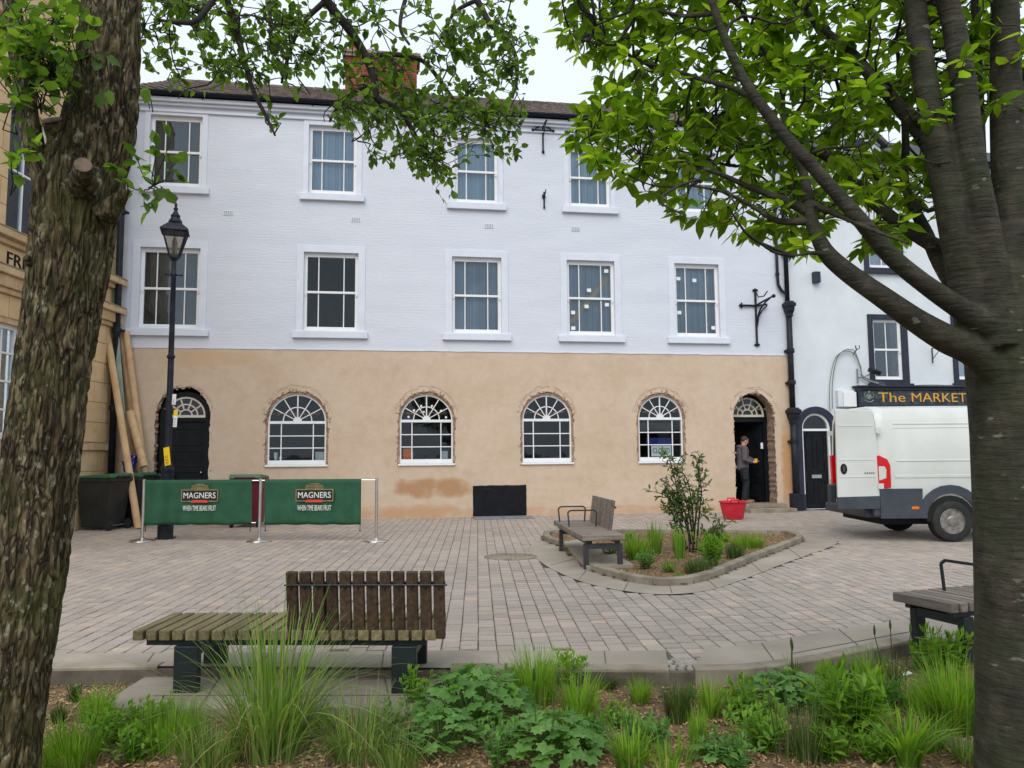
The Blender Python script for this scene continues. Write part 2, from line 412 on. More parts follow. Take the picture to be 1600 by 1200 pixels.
M['woodback'] = m_wood('brown_bench_wood', S(52,40,30), S(76,60,46), S(98,80,62))
M['woodgrey'] = m_wood('silvered_bench_wood', S(98,89,82), S(126,116,107), S(150,140,130))
M['steel_dk'] = simple('dark_green_steel', (.009,.014,.015,1), (.014,.022,.023,1), 8, .45)
M['steel_bk'] = simple('dark_grey_steel', (.03,.03,.032,1), (.045,.045,.048,1), 8, .5)
M['chrome'] = simple('brushed_steel', (.55,.53,.5,1), (.66,.64,.6,1), 9, .28, metal=1)
M['banner'] = simple('green_banner_cloth', S(28,72,50), S(36,86,60), 4, .7)
M['bannerblack'] = simple('banner_black_print', (.012,.012,.012,1), None, 4, .7)
M['red'] = simple('red_print', S(196,54,40), S(210,66,50), 5, .7)
M['bannerwhite'] = simple('banner_white_print', (.7,.72,.68,1), None, 4, .8)
M['bannergold'] = simple('banner_gold_print', S(160,140,96), S(130,112,74), 12, .8)
M['bin_bk'] = simple('black_bin_plastic', S(30,34,34), S(40,44,44), 3, .45, .1, 30)
M['bin_gn'] = simple('green_bin_lid', S(40,86,58), S(58,104,74), 3, .45)
M['bin_mr'] = simple('maroon_bin_plastic', S(82,18,36), S(100,26,46), 3, .45)
M['rubber'] = simple('black_rubber', (.012,.012,.012,1), (.022,.022,.022,1), 9, .75, .3, 60)
M['blue'] = simple('blue_plastic', S(30,44,120), S(38,54,140), 4, .4)
M['card'] = simple('kraft_cardboard', S(186,152,112), S(206,174,134), 3, .8, .15, 40)
M['cardin'] = simple('cardboard_dark_inside', S(90,66,44), None, 4, .9)
M['greenboard'] = simple('green_board', S(130,150,138), S(156,172,158), 3, .8)
M['yellow'] = simple('yellow_sign', S(236,196,20), S(244,206,40), 4, .5)
M['grey'] = simple('sign_print_grey', S(120,124,128), None, 4, .7)
M['tub'] = simple('red_rubber_tub', S(196,36,52), S(212,50,66), 4, .5)
M['van'] = simple('white_van_paint', (.55,.56,.52,1), (.63,.645,.61,1), 1.4, .35, coat=.3)
M['vanplast'] = simple('dark_grey_bumper_plastic', S(52,56,64), S(64,68,76), 5, .55, .1, 60)
M['vanint'] = simple('van_interior', S(44,44,46), S(60,60,62), 3, .8)
M['lampred'] = simple('red_lens', S(190,14,22), S(206,22,30), 4, .15, coat=.6)
M['lampclear'] = simple('clear_lens', S(190,190,180), S(210,208,200), 4, .15, coat=.6)
M['orange'] = simple('orange_lens', S(230,110,30), None, 4, .2)
M['rim'] = simple('steel_rim', S(112,108,100), S(150,146,138), 14, .45, metal=.6)
M['skin'] = simple('skin', S(198,142,118), S(208,154,130), 6, .5)
M['hair'] = simple('dark_grey_hair', S(42,38,36), S(62,58,54), 40, .7)
M['hoodie'] = simple('charcoal_hoodie', S(84,76,80), S(98,90,92), 6, .9, .3, 30)
M['trouser'] = simple('black_work_trousers', S(26,28,34), S(38,40,46), 6, .9, .3, 30)
M['boot'] = simple('tan_boots', S(128,92,64), S(150,112,82), 6, .8)
# ================================================================ SETTING
def smooth_path(pts, sub=6):
    P = [Vector(p) for p in pts]; out = []
    for i in range(len(P)-1):
        p0, p1, p2, p3 = P[max(i-1,0)], P[i], P[i+1], P[min(i+2,len(P)-1)]
        for k in range(sub):
            t = k/sub
            out.append(.5*((2*p1)+(p2-p0)*t+(2*p0-5*p1+4*p2-p3)*t*t+(3*p1-p0-3*p2+p3)*t*t*t))
    out.append(P[-1]); return out
def inside(x, y, poly):
    c = False; n = len(poly); j = n-1
    for i in range(n):
        xi, yi = poly[i][0], poly[i][1]; xj, yj = poly[j][0], poly[j][1]
        if (yi > y) != (yj > y) and x < (xj-xi)*(y-yi)/(yj-yi)+xi: c = not c
        j = i
    return c
def sheet(name, poly, z, mat, kind='structure', thick=0.0, parent=None):
    mb = MB(); mb.prism([(p[0],p[1]) for p in poly], z-(thick or .003), z, 0, 'xy')
    o = mb.build(name, mat, parent)
    return tag(o, kind=kind) if kind else o
G = lambda *ps: [gnd(*p) for p in ps]

gb = MB(); gb.add([(-300,-300,-.2),(300,-300,-.2),(300,300,-.2),(-300,300,-.2)], [(0,1,2,3)])
tag(gb.build('ground', M['joint']), kind='structure')

# near kerb line (front edge of the plaza)
KL = [(-5.2,5.78,0)] + G((75,1046),(246,1043))
KM = G((703,1046),(860,1047),(1046,1048))
KR = G((1086,1048),(1160,1047),(1230,1040),(1300,1029),(1360,1016),(1421,1003))
KR2 = [KR[-1], Vector((3.9,6.2,0)), Vector((5.5,6.6,0)), Vector((9,7.6,0))]
front = KL + [KL[-1], KM[0]] + KM + KR + KR2[1:]
plaza_poly = [(p[0],p[1]) for p in front] + [(16,8.5),(16,23),(-9.4,23),(-9.4,5.78)]
plaza = sheet('plaza', plaza_poly, -.013, M['joint'], thick=.18)
# smooth concrete margins
band_back = G((-60,1023),(250,1021),(450,1020),(700,1017),(960,1018),(1040,1017))
band_poly = [(p.x,p.y) for p in band_back] + [(KM[-1].x, KM[-1].y+.03)] + [(p[0],p[1]+.03) for p in reversed(KL+KM[:-1])]
rb_back = G((1100,1016),(1180,1006),(1275,990),(1420,966),(1530,949)) + [Vector((6.5,8.2,0)), Vector((9,9.2,0))]
rband_poly = [(p[0],p[1]) for p in rb_back] + [(p[0],p[1]+.03) for p in reversed(KR+KR2[1:])]
mid_band0 = G((838,846),(826,858),(850,882),(900,906),(960,921),(1035,929),(1105,923),(1160,906),(1230,879),(1305,851),(1296,842),(1250,838),(1000,838))
mid_band = smooth_path(mid_band0, 6)
concrete = sheet('concrete_margin', band_poly, .005, M['concrete'])
concrete2 = sheet('concrete_path', rband_poly, .005, M['concrete'])
concrete3 = sheet('concrete_apron', mid_band, .005, M['concrete'])
# joint grooves across the margins: thin recessed strips are told by dark fillets between the slabs
def grooves(parent, lines, z=.0075):
    mb = MB()
    for a, b in lines:
        a = gnd(*a); b = gnd(*b); a.z = b.z = z
        mb.bar(a, b, .007, .003)
    return mb.build('joint_line', M['joint'], parent)
grooves(concrete, [((80,1022),(60,1046)),((778,1018),(780,1047)),((944,1018),(948,1048)),((600,1018),(596,1047)),((420,1021),(408,1047)),((240,1022),(225,1043))])
grooves(concrete2, [((1190,1006),(1215,1041)),((1310,984),(1350,1017)),((1420,967),(1440,998)),((1240,1022),(1440,985))])
grooves(concrete3, [((860,884),(905,872)),((905,905),(916,892)),((975,923),(982,909)),((1050,928),(1046,915)),((1120,919),(1105,906)),((1190,894),(1172,878)),((1250,871),(1230,856))])

# pavers
A0 = R(2.6); ct, st_ = math.cos(A0), math.sin(A0)
def p2w(s, t): return (s*ct - t*st_, s*st_ + t*ct)      # columns run almost straight away from the camera
PW = .148; LENS = [.105,.15,.15,.195,.195,.24]
def paver_mesh(mb, x0, x1, y0, y1, z, dx=0, dy=0, world=True):
    c = .007; q = [(x0,y0),(x1,y0),(x1,y1),(x0,y1)]; i = [(x0+c,y0+c),(x1-c,y0+c),(x1-c,y1-c),(x0+c,y1-c)]
    tl = [random.uniform(-.0015,.0015) for _ in range(4)]
    f = (lambda a: p2w(*a)) if world else (lambda a: a)
    vs = [(*f(p), z-.02) for p in q]+[(*f(p), z-.004+tl[n]) for n,p in enumerate(q)]+[(*f(p), z+tl[n]) for n,p in enumerate(i)]
    fs = [(8,9,10,11)]
    for k in range(4):
        j = (k+1)%4; fs += [(k,j,4+j,4+k),(4+k,4+j,8+j,8+k)]
    mb.add(vs, fs)
excl = [[(p[0],p[1]) for p in mid_band], band_poly, rband_poly]
cells = []
k = -70
for k in range(-78, 110):
    s0 = k*PW; t = 4.9+random.random()*.25
    while t < 22.5:
        L = random.choice(LENS); x, y = p2w(s0+PW/2, t+L/2)
        if inside(x, y, plaza_poly) and inside(x, y-.2, plaza_poly) and abs(x) < .70*y+.5 and not any(inside(x, y, e) for e in excl) and (FINV @ Vector((x,y,0))).y < .25:
            cells.append((x, y, s0, t, L))
        t += L
cells.sort(key=lambda c: c[1])
protos = {}
for L in sorted(set(LENS)):
    for vnt in range(2):
        mb = MB(); g = .0048
        paver_mesh(mb, -PW/2+g, PW/2-g, -L/2+g*1.5, L/2-g*1.5, 0, world=False)
        me = bpy.data.meshes.new('paver'); me.from_pydata(mb.v, [], mb.f); me.materials.append(M['paver']); protos[(L,vnt)] = me
inview = [c for c in cells if -.62*c[1] < c[0] < .55*c[1]]
picked = set(id(c) for c in inview[:300])
rest = MB()
for c in cells:
    x, y, s0, t, L = c
    z = random.uniform(-.003,.001); g = random.uniform(.0035,.006)
    if id(c) in picked:
        inst('paver', protos[(L,random.randint(0,1))], plaza, Matrix.Translation((x+.004*noise.noise((s0*3,t*1.1,0))+random.uniform(-.002,.002),y,z)) @ Matrix.Rotation(A0+R(random.uniform(-1.1,1.1)), 4, 'Z'))
    else: jx = .004*noise.noise((s0*3,t*1.1,0)); paver_mesh(rest, s0+g+jx, s0+PW-g+jx, t+g*1.5, t+L-g*1.5, z)
tag(rest.build('paver_field', M['paver'], plaza), kind='stuff')

def kerb_run(path, wd, z0, z1, stone, parent, mat, side=1):
    """kerb stones along a path, each stone its own object; side gives where the width lies"""
    P = [Vector((p[0],p[1],0)) for p in path]
    # resample
    S_ = [0]
    for a, b in zip(P, P[1:]): S_.append(S_[-1]+(b-a).length)
    tot = S_[-1]
    def pt(d):
        d = max(0, min(tot, d))
        for i in range(len(P)-1):
            if d <= S_[i+1]+1e-9:
                u = (d-S_[i])/max(1e-9,(S_[i+1]-S_[i])); return P[i].lerp(P[i+1], u)
        return P[-1].copy()
    n = max(1, round(tot/stone)); L = tot/n
    for k in range(n):
        a, b = k*L+.003, (k+1)*L-.003; m = 6 if len(path) > 3 else 1
        mb = MB(); vs = []
        for i in range(m+1):
            d = a+(b-a)*i/m; p = pt(d); tn = (pt(d+.03)-pt(d-.03)).normalized(); nr = Vector((-tn.y, tn.x, 0))*side
            o_ = p + nr*wd; c = .008
            vs += [(p.x,p.y,z0),(p.x,p.y,z1-c),(p.x+nr.x*c,p.y+nr.y*c,z1),(o_.x-nr.x*c,o_.y-nr.y*c,z1),(o_.x,o_.y,z1-c),(o_.x,o_.y,z0)]
        fs = []
        for i in range(m):
            for j in range(5):
                q = (i*6+j, (i+1)*6+j, (i+1)*6+j+1, i*6+j+1); fs.append(q if side > 0 else q[::-1])
        fs += [tuple(range(5,-1,-1)), tuple(m*6+j for j in range(6))]
        mb.add(vs, fs); mb.build('kerb_stone', mat, parent)
kerb = empty('kerb'); tag(kerb, kind='structure')
kerb_run(KL, .13, -.17, .012, .9, kerb, M['kerb'])
kerb_run(KM, .13, -.17, .012, .8, kerb, M['kerb'])
kerb_run(smooth_path(KR, 4), .13, -.17, .012, .6, kerb, M['kerb'])
# drainage gap with pale setts
sg = MB()
c0, c1 = gnd(1046,1048), gnd(1086,1048)
for i in range(7):
    for j in range(5):
        x = c0.x-.1+i*.065+ (j%2)*.02; y = c0.y+.06+j*.062
        if abs(i-3) <= 1+j*.6:
            o = MB(); o.lathe([(.031,-.02),(.031,.004),(.026,.009)], 4, (x,y,-.006), ang0=math.pi/4); o.build('sett', M['setts'], concrete)
# bench pad in the near bed
pad = [gnd(*p, -.07) for p in ((246,1046),(704,1050),(745,1086),(738,1104),(445,1108),(148,1108))]
pad_o = sheet('bench_pad', pad, -.066, M['concrete'], thick=.1)
pb = MB()
for a, b in (((240,1087),(740,1086)),((445,1056),(430,1108)),((600,1056),(612,1108)),((345,1056),(310,1108))):
    pb.bar(gnd(*a,-.0635), gnd(*b,-.0635), .008, .003)
pb.build('joint_line', M['joint'], pad_o)

# beds
def soil(name, x0, x1, y0, y1, z, step, poly=None, amp=.02):
    mb = MB(); nx, ny = int((x1-x0)/step), int((y1-y0)/step); vs = []
    for j in range(ny+1):
        for i in range(nx+1):
            x, y = x0+(x1-x0)*i/nx, y0+(y1-y0)*j/ny
            vs.append((x, y, z+amp*noise.noise((x*2.1,y*2.1,0))+amp*.5*noise.noise((x*9,y*9,3))))
    fs = []
    for j in range(ny):
        for i in range(nx):
            cx, cy = x0+(x1-x0)*(i+.5)/nx, y0+(y1-y0)*(j+.5)/ny
            if poly is None or inside(cx, cy, poly): fs.append((j*(nx+1)+i, j*(nx+1)+i+1, (j+1)*(nx+1)+i+1, (j+1)*(nx+1)+i))
    mb.add(vs, fs); o = mb.build(name, M['soil'], smooth=True); return tag(o, kind='structure')
def chips(name, label, n, gen, zf):
    mb = MB()
    for _ in range(n):
        x, y = gen(); L = random.uniform(.010,.034); W = random.uniform(.005,.013); H = random.uniform(.003,.007)
        T = Matrix.Translation((x,y,zf(x,y)+random.uniform(.0,.012))) @ Matrix.Rotation(random.uniform(0,6.3),4,'Z') @ Matrix.Rotation(random.uniform(-.5,.5),4,'Y') @ Matrix.Rotation(random.uniform(-.6,.6),4,'X')
        mb.box((-L/2,-W/2,-H/2),(L/2,W/2,H/2),0,T)
    o = mb.build(name, M['chip']); return tag(o, label, 'mulch', kind='stuff')
BZ = -.115
nearpoly = [(-5.2,5.85)]+[(p[0],p[1]+.05) for p in KL[1:]+KM+KR+KR2[1:]]+[(9,1.2),(-5.2,1.2)]
soil('planting_bed', -5.2, 5.0, 1.2, 6.6, BZ, .08, nearpoly)
padp = [(p.x,p.y) for p in pad]
def ng():
    while True:
        y = random.uniform(3.1,6.3); x = random.uniform(-.72*y,.66*y)
        if inside(x, y, nearpoly) and not inside(x, y, padp): return x, y
chips('bark_mulch', 'light brown bark chippings covering the nearest planting bed', 17000, ng, lambda x,y: BZ+.02*noise.noise((x*2.1,y*2.1,0))+.01*noise.noise((x*9,y*9,3)))
MIDK = G((872,853),(856,848),(849,843),(850,838),(862,835),(900,834),(1000,834),(1100,834),(1200,835),(1228,836),(1248,840),(1255,846),(1230,857),(1180,877),(1140,894),(1110,906),(1075,914),(1030,916),(980,909),(935,897),(914,887))
mk = smooth_path(MIDK, 4)
mkerb = empty('kerb'); tag(mkerb, kind='structure')
kerb_run(mk, .12, -.05, .09, .55, mkerb, M['kerb'], side=-1)
midpoly = [(p.x,p.y) for p in mk]
soil('planter_soil', .3, 5.6, 9.0, 15.2, .025, .1, midpoly)
def mg():
    while True:
        x, y = random.uniform(.3,5.6), random.uniform(9,15.2)
        if inside(x, y, midpoly): return x, y
chips('bark_mulch', 'light brown bark chippings filling the raised planter in the square', 7000, mg, lambda x,y: .025+.02*noise.noise((x*2.1,y*2.1,0)))
mp = [(p.x,p.y) for p in G((880,852),(916,846),(990,889),(918,893),(905,880))]
sheet('bench_pad', mp, .06, M['concrete'], thick=.1)
# slabs before the hatch and a manhole
hs = sheet('hatch_paving', [(FMAT @ Vector((u,v,0))).to_2d() for u,v in ((-1.25,-.02),(.2,-.02),(.2,-.85),(-1.25,-.85))], .002, M['joint'])
for i in range(2):
    mb = MB(); q = [(FMAT @ Vector((u,v,0))) for u,v in ((-1.24+i*.72,-.03),(-.54+i*.72,-.03),(-.54+i*.72,-.84),(-1.24+i*.72,-.84))]
    mb.prism([(p.x,p.y) for p in q], -.02, .009, 0, 'xy'); mb.build('slab', M['slab'], hs)
mh = MB(); c = gnd(798,870)
mh.lathe([(.40,-.01),(.40,.008),(.375,.010)], 40, c); mho = mh.build('manhole_frame', M['kerb'])
tag(mho, 'round manhole cover set flush in the paving near the square centre', 'manhole cover')
m2 = MB(); m2.lathe([(.36,0),(.36,.013),(.35,.015)], 40, c)
for i in range(-4,5):
    for j in range(-4,5):
        if i*i+j*j < 18: m2.box((c.x+i*.07-.02,c.y+j*.07-.02,.014),(c.x+i*.07+.02,c.y+j*.07+.02,.019))
m2.build('cover', M['kerb'], mho)
# ================================================================ BUILDINGS
terr = empty('terraced_building', FO, FT, 'three-storey building with white painted brick above a bare tan rendered ground floor', 'building')
UL, UR = -9.6, 7.24
DIVZ, EAVE = 4.11, 10.02
wins = []   # sash windows: (centre u, width, z0, z1)
for a, b in (((222,388),(308,510)),((477,398),(557,516)),((708,402),(782,521)),((887,410),(960,522)),((1055,416),(1124,525))):
    (u0,z1),(u1,z0) = fac(*a), fac(*b); wins.append(((u0+u1)/2, u1-u0, 4.60, 6.46, 1))
for a, b in (((238,182),(312,290)),((485,198),(555,302)),((713,218),(776,316)),((890,232),(952,322)),((1060,240),(1116,330))):
    (u0,z1),(u1,z0) = fac(*a), fac(*b); wins.append(((u0+u1)/2, max(1.05,u1-u0), z0, z1, 2))
arches = []
for a, b in (((418,616),(510,727)),((624,616),(709,724)),((815,617),(895,722)),((996,618),(1070,720))):
    (u0,z1),(u1,z0) = fac(*a), fac(*b); arches.append(((u0+u1)/2, u1-u0, 1.31, 3.03))
# upper wall
mb = MB(); holes = [rectp(u-w_/2-.03,u+w_/2+.03,z0-.03,z1+.05) for u,w_,z0,z1,_ in wins]
holed(mb, rectp(UL,UR,DIVZ,EAVE+.3), holes, 0)
for h in holes: reveal(mb, h, 0, .2)
mb.add([(UR,0,0),(UR,9,0),(UR,9,EAVE+.3),(UR,0,EAVE+.3),(UL,0,0),(UL,9,0),(UL,9,EAVE+.3),(UL,0,EAVE+.3)], [(0,1,2,3),(7,6,5,4),(1,5,6,2)])
mb.build('upper_wall', M['upper'], terr)
db = MB()
pts = [(UL+i*.12, DIVZ+.012*noise.noise((i*.35,0,0))) for i in range(int((UR-UL)/.12)+1)]+[(UR,DIVZ)]
db.prism([(x,z-.022) for x,z in pts]+[(x,z+.012+.008*noise.noise((x*5,2,0))) for x,z in reversed(pts)], -.014, .01)
db.build('paint_edge', M['trim'], terr)
# lower wall with hacked openings
doorL = (-8.03,1.0,-.05,2.48); doorR = (6.22,1.12,-.05,2.48)
ahole = []
for u,w_,z0,z1 in arches: ahole.append(jag(archp(u, w_+.075, z0-.04, z1-w_/2, rise=w_/2+.06), .018, .05))
dL = jag(archp(doorL[0]-.03, 1.22, .03, doorL[3], rise=.70), .02, .07, .03)
dR = jag(archp(doorR[0], 1.14, .03, doorR[3], rise=.62), .014, .07, .03)
hatch = rectp(-1.2,.12,.0,.75)
mb = MB()
holed(mb, [(UL,-.2),(UR,-.2),(UR,DIVZ-.02),(UL,DIVZ-.02)], ahole+[dL,dR,jag(rectp(-1.21,.13,.01,.76),.008,.1)], 0)
mb.build('rendered_wall', M['lower'], terr)
mb = MB()
for h in ahole: reveal(mb, h, 0, .11)
for u,w_,z0,z1 in arches:
    o_ = archp(u, w_+.5, z0-.2, z1-w_/2, rise=w_/2+.3); i_ = archp(u, w_-.04, z0+.0, z1-w_/2)
    ringface(mb, o_, i_, .035, .16)
    # rough broken lips of brick and render round the opening
    for k in range(60):
        t = random.random()*len(o_); i = int(t)
        a = archp(u, w_+random.uniform(.04,.16), z0-random.uniform(.02,.05), z1-w_/2, rise=w_/2+random.uniform(.03,.11))
        p = Vector(a[i]).lerp(Vector(a[(i+1)%len(a)]), t-i); s_ = random.uniform(.012,.04)
        mb.box((-s_,-.012,-s_*.6),(s_,.03,s_*.6),0,Matrix.Translation((p.x,random.uniform(.0,.02),p.y)) @ Matrix.Rotation(random.uniform(-1.5,1.5),4,'Y'))
reveal(mb, dL, 0, .28); reveal(mb, dR, 0, .42)
for d, w_, rs in ((doorL,1.22,.7),(doorR,1.14,.62)):
    for k in range(70):
        a = archp(d[0]-.0, w_+random.uniform(-.04,.05), .05, d[3], rise=rs+random.uniform(-.04,.05)); t = 2+random.random()*(len(a)-2); i = int(t)
        p = Vector(a[i % len(a)]).lerp(Vector(a[(i+1)%len(a)]), t-int(t)) if random.random() < .55 else Vector((a[2][0] if random.random()<.5 else a[0][0], random.uniform(.1,d[3])))
        s_ = random.uniform(.012,.04)
        mb.box((-s_,-.012,-s_*.6),(s_,.04,s_*.6),0,Matrix.Translation((p.x,random.uniform(.002,.03),p.y)) @ Matrix.Rotation(random.uniform(-1.5,1.5),4,'Y'))
tag(mb.build('broken_brick_edge', M['brickexp'], terr), kind='stuff')
# hairline cracks / scored rings round arches
mb = MB()
for u,w_,z0,z1 in arches+[(doorL[0],1.05,.2,3.02),(doorR[0],1.1,.2,3.05)]:
    for off in (.16,.2):
        a = [(p[0]+random.uniform(-.02,.02), p[1]+random.uniform(-.02,.02)) for p in jag(archp(u, w_+off*2-.1, z0, z1-w_/2, rise=w_/2+off)[3:-1], .012, .06)][:-4]
        lo, hi = (0, len(a)); 
        for p, q in zip(a[lo:hi], a[lo+1:hi]):
            if (Vector(p)-Vector(q)).length < .3 and random.random() < .8: mb.bar((p[0],-.001,p[1]),(q[0],-.001,q[1]),.009,.006)
tag(mb.build('scored_line', M['brickexp'], terr), kind='stuff')

# interior: floors and a back wall, so glass looks into real rooms
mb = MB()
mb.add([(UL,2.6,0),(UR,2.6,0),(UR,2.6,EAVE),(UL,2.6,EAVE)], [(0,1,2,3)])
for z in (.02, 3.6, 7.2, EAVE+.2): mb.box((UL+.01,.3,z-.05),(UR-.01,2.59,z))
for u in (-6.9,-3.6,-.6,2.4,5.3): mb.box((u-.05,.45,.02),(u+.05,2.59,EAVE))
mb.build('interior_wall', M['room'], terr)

def pane(parent, poly, y, mat, name='pane'):
    mb = MB(); mb.prism(poly, y, y+.006); return mb.build(name, mat, parent)
def sash(parent, u, w_, z0, z1, style, floor, surround=True, yf=.085, cols=(0,.235,.765,1), rows=2, frame='white'):
    """box sash window: frame, meeting rail and glazing bars, panes as children"""
    mb = MB(); x0, x1 = u-w_/2, u+w_/2; zm = (z0+z1)/2
    ringface(mb, rectp(x0-.045,x1+.045,z0-.045,z1+.06), rectp(x0+.05,x1-.05,z0+.07,z1-.05), yf, yf+.1)
    mb.box((x0+.03,yf-.012,zm-.028),(x1-.03,yf+.06,zm+.028))
    ix0, ix1, iz0, iz1 = x0+.05, x1-.05, z0+.07, z1-.05
    for f in cols[1:-1]:
        x = ix0+(ix1-ix0)*f; mb.box((x-.013,yf+.015,iz0),(x+.013,yf+.05,zm-.02)); mb.box((x-.013,yf+.005,zm+.02),(x+.013,yf+.04,iz1))
    mb.box((x0-.035,yf-.02,z0-.04),(x1+.035,yf+.02,z0-.005))
    for s in (-1,1): mb.box((u+s*(w_/2-.02)-.02,yf-.03,zm-.1),(u+s*(w_/2-.02)+.02,yf-.001,zm-.03))
    wo_ = mb.build('window', M[frame], parent, bevel=.004)
    g = M['glass'] if style != 'dark' else M['glass_dark']
    for i in range(len(cols)-1):
        xa, xb = ix0+(ix1-ix0)*cols[i]+(.013 if i else 0), ix0+(ix1-ix0)*cols[i+1]-(.013 if i < len(cols)-2 else 0)
        pane(wo_, rectp(xa-.004,xb+.004,iz0-.004,zm-.022), yf+.03, g); pane(wo_, rectp(xa-.004,xb+.004,zm+.024,iz1+.004), yf+.02, g)
    bm_ = {'blind':M['blind'],'blind_refl':M['blind_refl'],'curtain':M['curtain']}.get(style)
    if bm_:
        mb = MB(); n = int(w_/.085)
        for i in range(n):
            xa = x0+.02+(w_-.04)*i/n; xb = x0+.02+(w_-.04)*(i+1)/n
            mb.box((xa+.002, yf+.13+.012*(i%2), z0+.03),(xb-.001, yf+.135+.012*(i%2), z1-.03))
        mb.build('reflection_blind', bm_, wo_)  # first-floor slats stand in for reflections; upper ones carry the sky's blue
    if surround:
        sb = MB(); t = .17 if floor == 1 else .13
        sb.prism([(x0-.03-t,z0-.06),(x0-.03-t,z1+.05+t),(x1+.03+t,z1+.05+t),(x1+.03+t,z0-.06),(x1+.03,z0-.06),(x1+.03,z1+.05),(x0-.03,z1+.05),(x0-.03,z0-.06)], -.022, .012)
        sb.build('surround', M['trim'], wo_, bevel=.004)
        sl = MB(); e = t+.1; sl.box((x0-e,-.09,z0-.06-.165),(x1+e,.03,z0-.062)); sl.build('sill', M['trim'], wo_, bevel=.008)
    return wo_
styles = ['curtain','dark','blind_refl','blind_refl','blind_refl','curtain','blind','blind','blind','blind']
wobj = [sash(terr, u, w_, z0, z1, styles[i], fl) for i,(u,w_,z0,z1,fl) in enumerate(wins)]
# stickers left on two new windows
for wi, spots in ((3, [(.12,.3),(.48,.32),(.87,.9),(.42,.16+.23),(.12,.08),(.87,.42)]),(4, [(.1,.82),(.48,.8),(.9,.12),(.1,.33)])):
    u,w_,z0,z1,_ = wins[wi]
    for i,(a,b) in enumerate(spots):
        b = b if i != 1 or wi == 4 else .62
        mb = MB(); x, z = u-w_/2+w_*a, z0+(z1-z0)*b; mb.box((x-.055,.098,z-.045),(x+.055,.101,z+.045)); mb.build('sticker', M['paper'], wobj[wi])
u,w_,z0,z1,_ = wins[3]     # added diagonal bar standing in for a gable reflected in the glass
mb = MB(); mb.bar((u-.5,.2,z0+.3),(u+.5,.2,z1-.35),.02,.13); mb.build('reflection_bar', M['card'], wobj[3])

def arch_window(parent, u, w_, z0, z1):
    r = w_/2; zs = z1-r; y0 = .06; mb = MB(); fr = .055
    ringface(mb, archp(u,w_,z0,zs,20), archp(u,w_-2*fr,z0+.11,zs,20), y0, y0+.09)
    ir = r-fr; ix0, ix1 = u-ir, u+ir
    mb.box((ix0-.01,y0-.006,zs-.035),(ix1+.01,y0+.05,zs+.03))
    xs = [ix0, u-ir+.2*2*ir*1.05, u+ir-.2*2*ir*1.05, ix1]; iz0, iz1 = z0+.11, zs-.035
    zz = [iz0+(iz1-iz0)*k/3 for k in range(4)]
    b = .012
    for x in xs[1:3]: mb.box((x-b,y0+.012,iz0),(x+b,y0+.045,iz1))
    for z in zz[1:3]: mb.box((ix0,y0+.014,z-b),(ix1,y0+.043,z+b))
    zb = zs+.03; rm, rh = ir*.52, .1
    for k in range(1,6):
        a = math.pi*k/6; mb.bar((u+rh*.8*math.cos(a),y0+.028,zb+rh*.8*math.sin(a)),(u+(ir+.01)*math.cos(a),y0+.028,zb+(ir-.02)*math.sin(a)),.03 if k==3 else .022,.032,up=(0,1,0))
    ring = lambda rad: [(u+rad*math.cos(math.pi*i/18), zb+rad*math.sin(math.pi*i/18)) for i in range(19)]
    a_, c_ = ring(rm+b), ring(rm-b)
    mb.prism(a_+c_[::-1], y0+.012, y0+.045)
    mb.prism(ring(rh), y0+.0, y0+.05)
    o = mb.build('arched_window', M['white'], parent, bevel=.003)
    sl = MB(); sl.box((u-r-.03,-.045,z0-.045),(u+r+.03,y0+.07,z0+.0)); sl.build('sill', M['white'], o, bevel=.006)
    for i in range(3):
        for j in range(3): pane(o, rectp(xs[i]+b-.004,xs[i+1]-b+.004,zz[j]+(b if j else 0)-.003,zz[j+1]-(b if j<2 else 0)+.003), y0+.026, M['glass_dark'])
    def wedge(ra, rb_, a0, a1):
        n = 5; f = lambda rad, t: (u+rad*math.cos(t), zb+(rad-.0)*math.sin(t))
        return [f(rb_, a0+(a1-a0)*k/n) for k in range(n+1)]+[f(ra, a1-(a1-a0)*k/n) for k in range(n+1)]
    for k in range(6):
        a0, a1 = math.pi*k/6+.02, math.pi*(k+1)/6-.02
        pane(o, wedge(rm+b-.003, ir-.025, a0, a1), y0+.026, M['glass_dark']); pane(o, wedge(rh, rm-b+.003, a0+.03, a1-.03), y0+.026, M['glass_dark'])
    return o
aw = [arch_window(terr, *a) for a in arches]
def thing_in_window(wi, x0, x1, z0, z1, mat, name, y=.22, d=.05):
    u,w_,a0,a1 = arches[wi]; mb = MB(); mb.box((u-w_/2+w_*x0,y,a0+.11+z0),(u-w_/2+w_*x1,y+d,a0+.11+z1)); return mb.build(name, M[mat], aw[wi], bevel=.01)
def vessel(wi, x, h, r, mat):
    u,w_,a0,a1 = arches[wi]; mb = MB(); mb.lathe([(r*.7,0),(r*.8,h*.3),(r,h*.9),(r,h)], 12, (u-w_/2+w_*x,.25,a0+.1)); mb.build('cup', M[mat], aw[wi], smooth=True)
vessel(0,.13,.2,.05,'paper'); vessel(0,.21,.09,.04,'paper'); thing_in_window(0,.79,.95,0,.2,'net','box')
thing_in_window(1,.07,.23,0,.26,'orange','folder'); thing_in_window(1,.24,.26,0,.2,'net','folder'); thing_in_window(1,.78,.9,0,.2,'net','folded_cloth')
for i,(x,z) in enumerate(((.17,1.15),(.27,1.31),(.40,1.42),(.6,1.42),(.77,1.3),(.86,1.14),(.45,1.27))): 
    u,w_,a0,a1 = arches[1]; mb = MB(); mb.lathe([(.03,0),(.026,.004)], 8, T=Matrix.Translation((u-w_/2+w_*x,.082,a0+z)) @ Matrix.Rotation(math.pi/2,4,'X')); mb.build('sticker', M['paper'], aw[1])
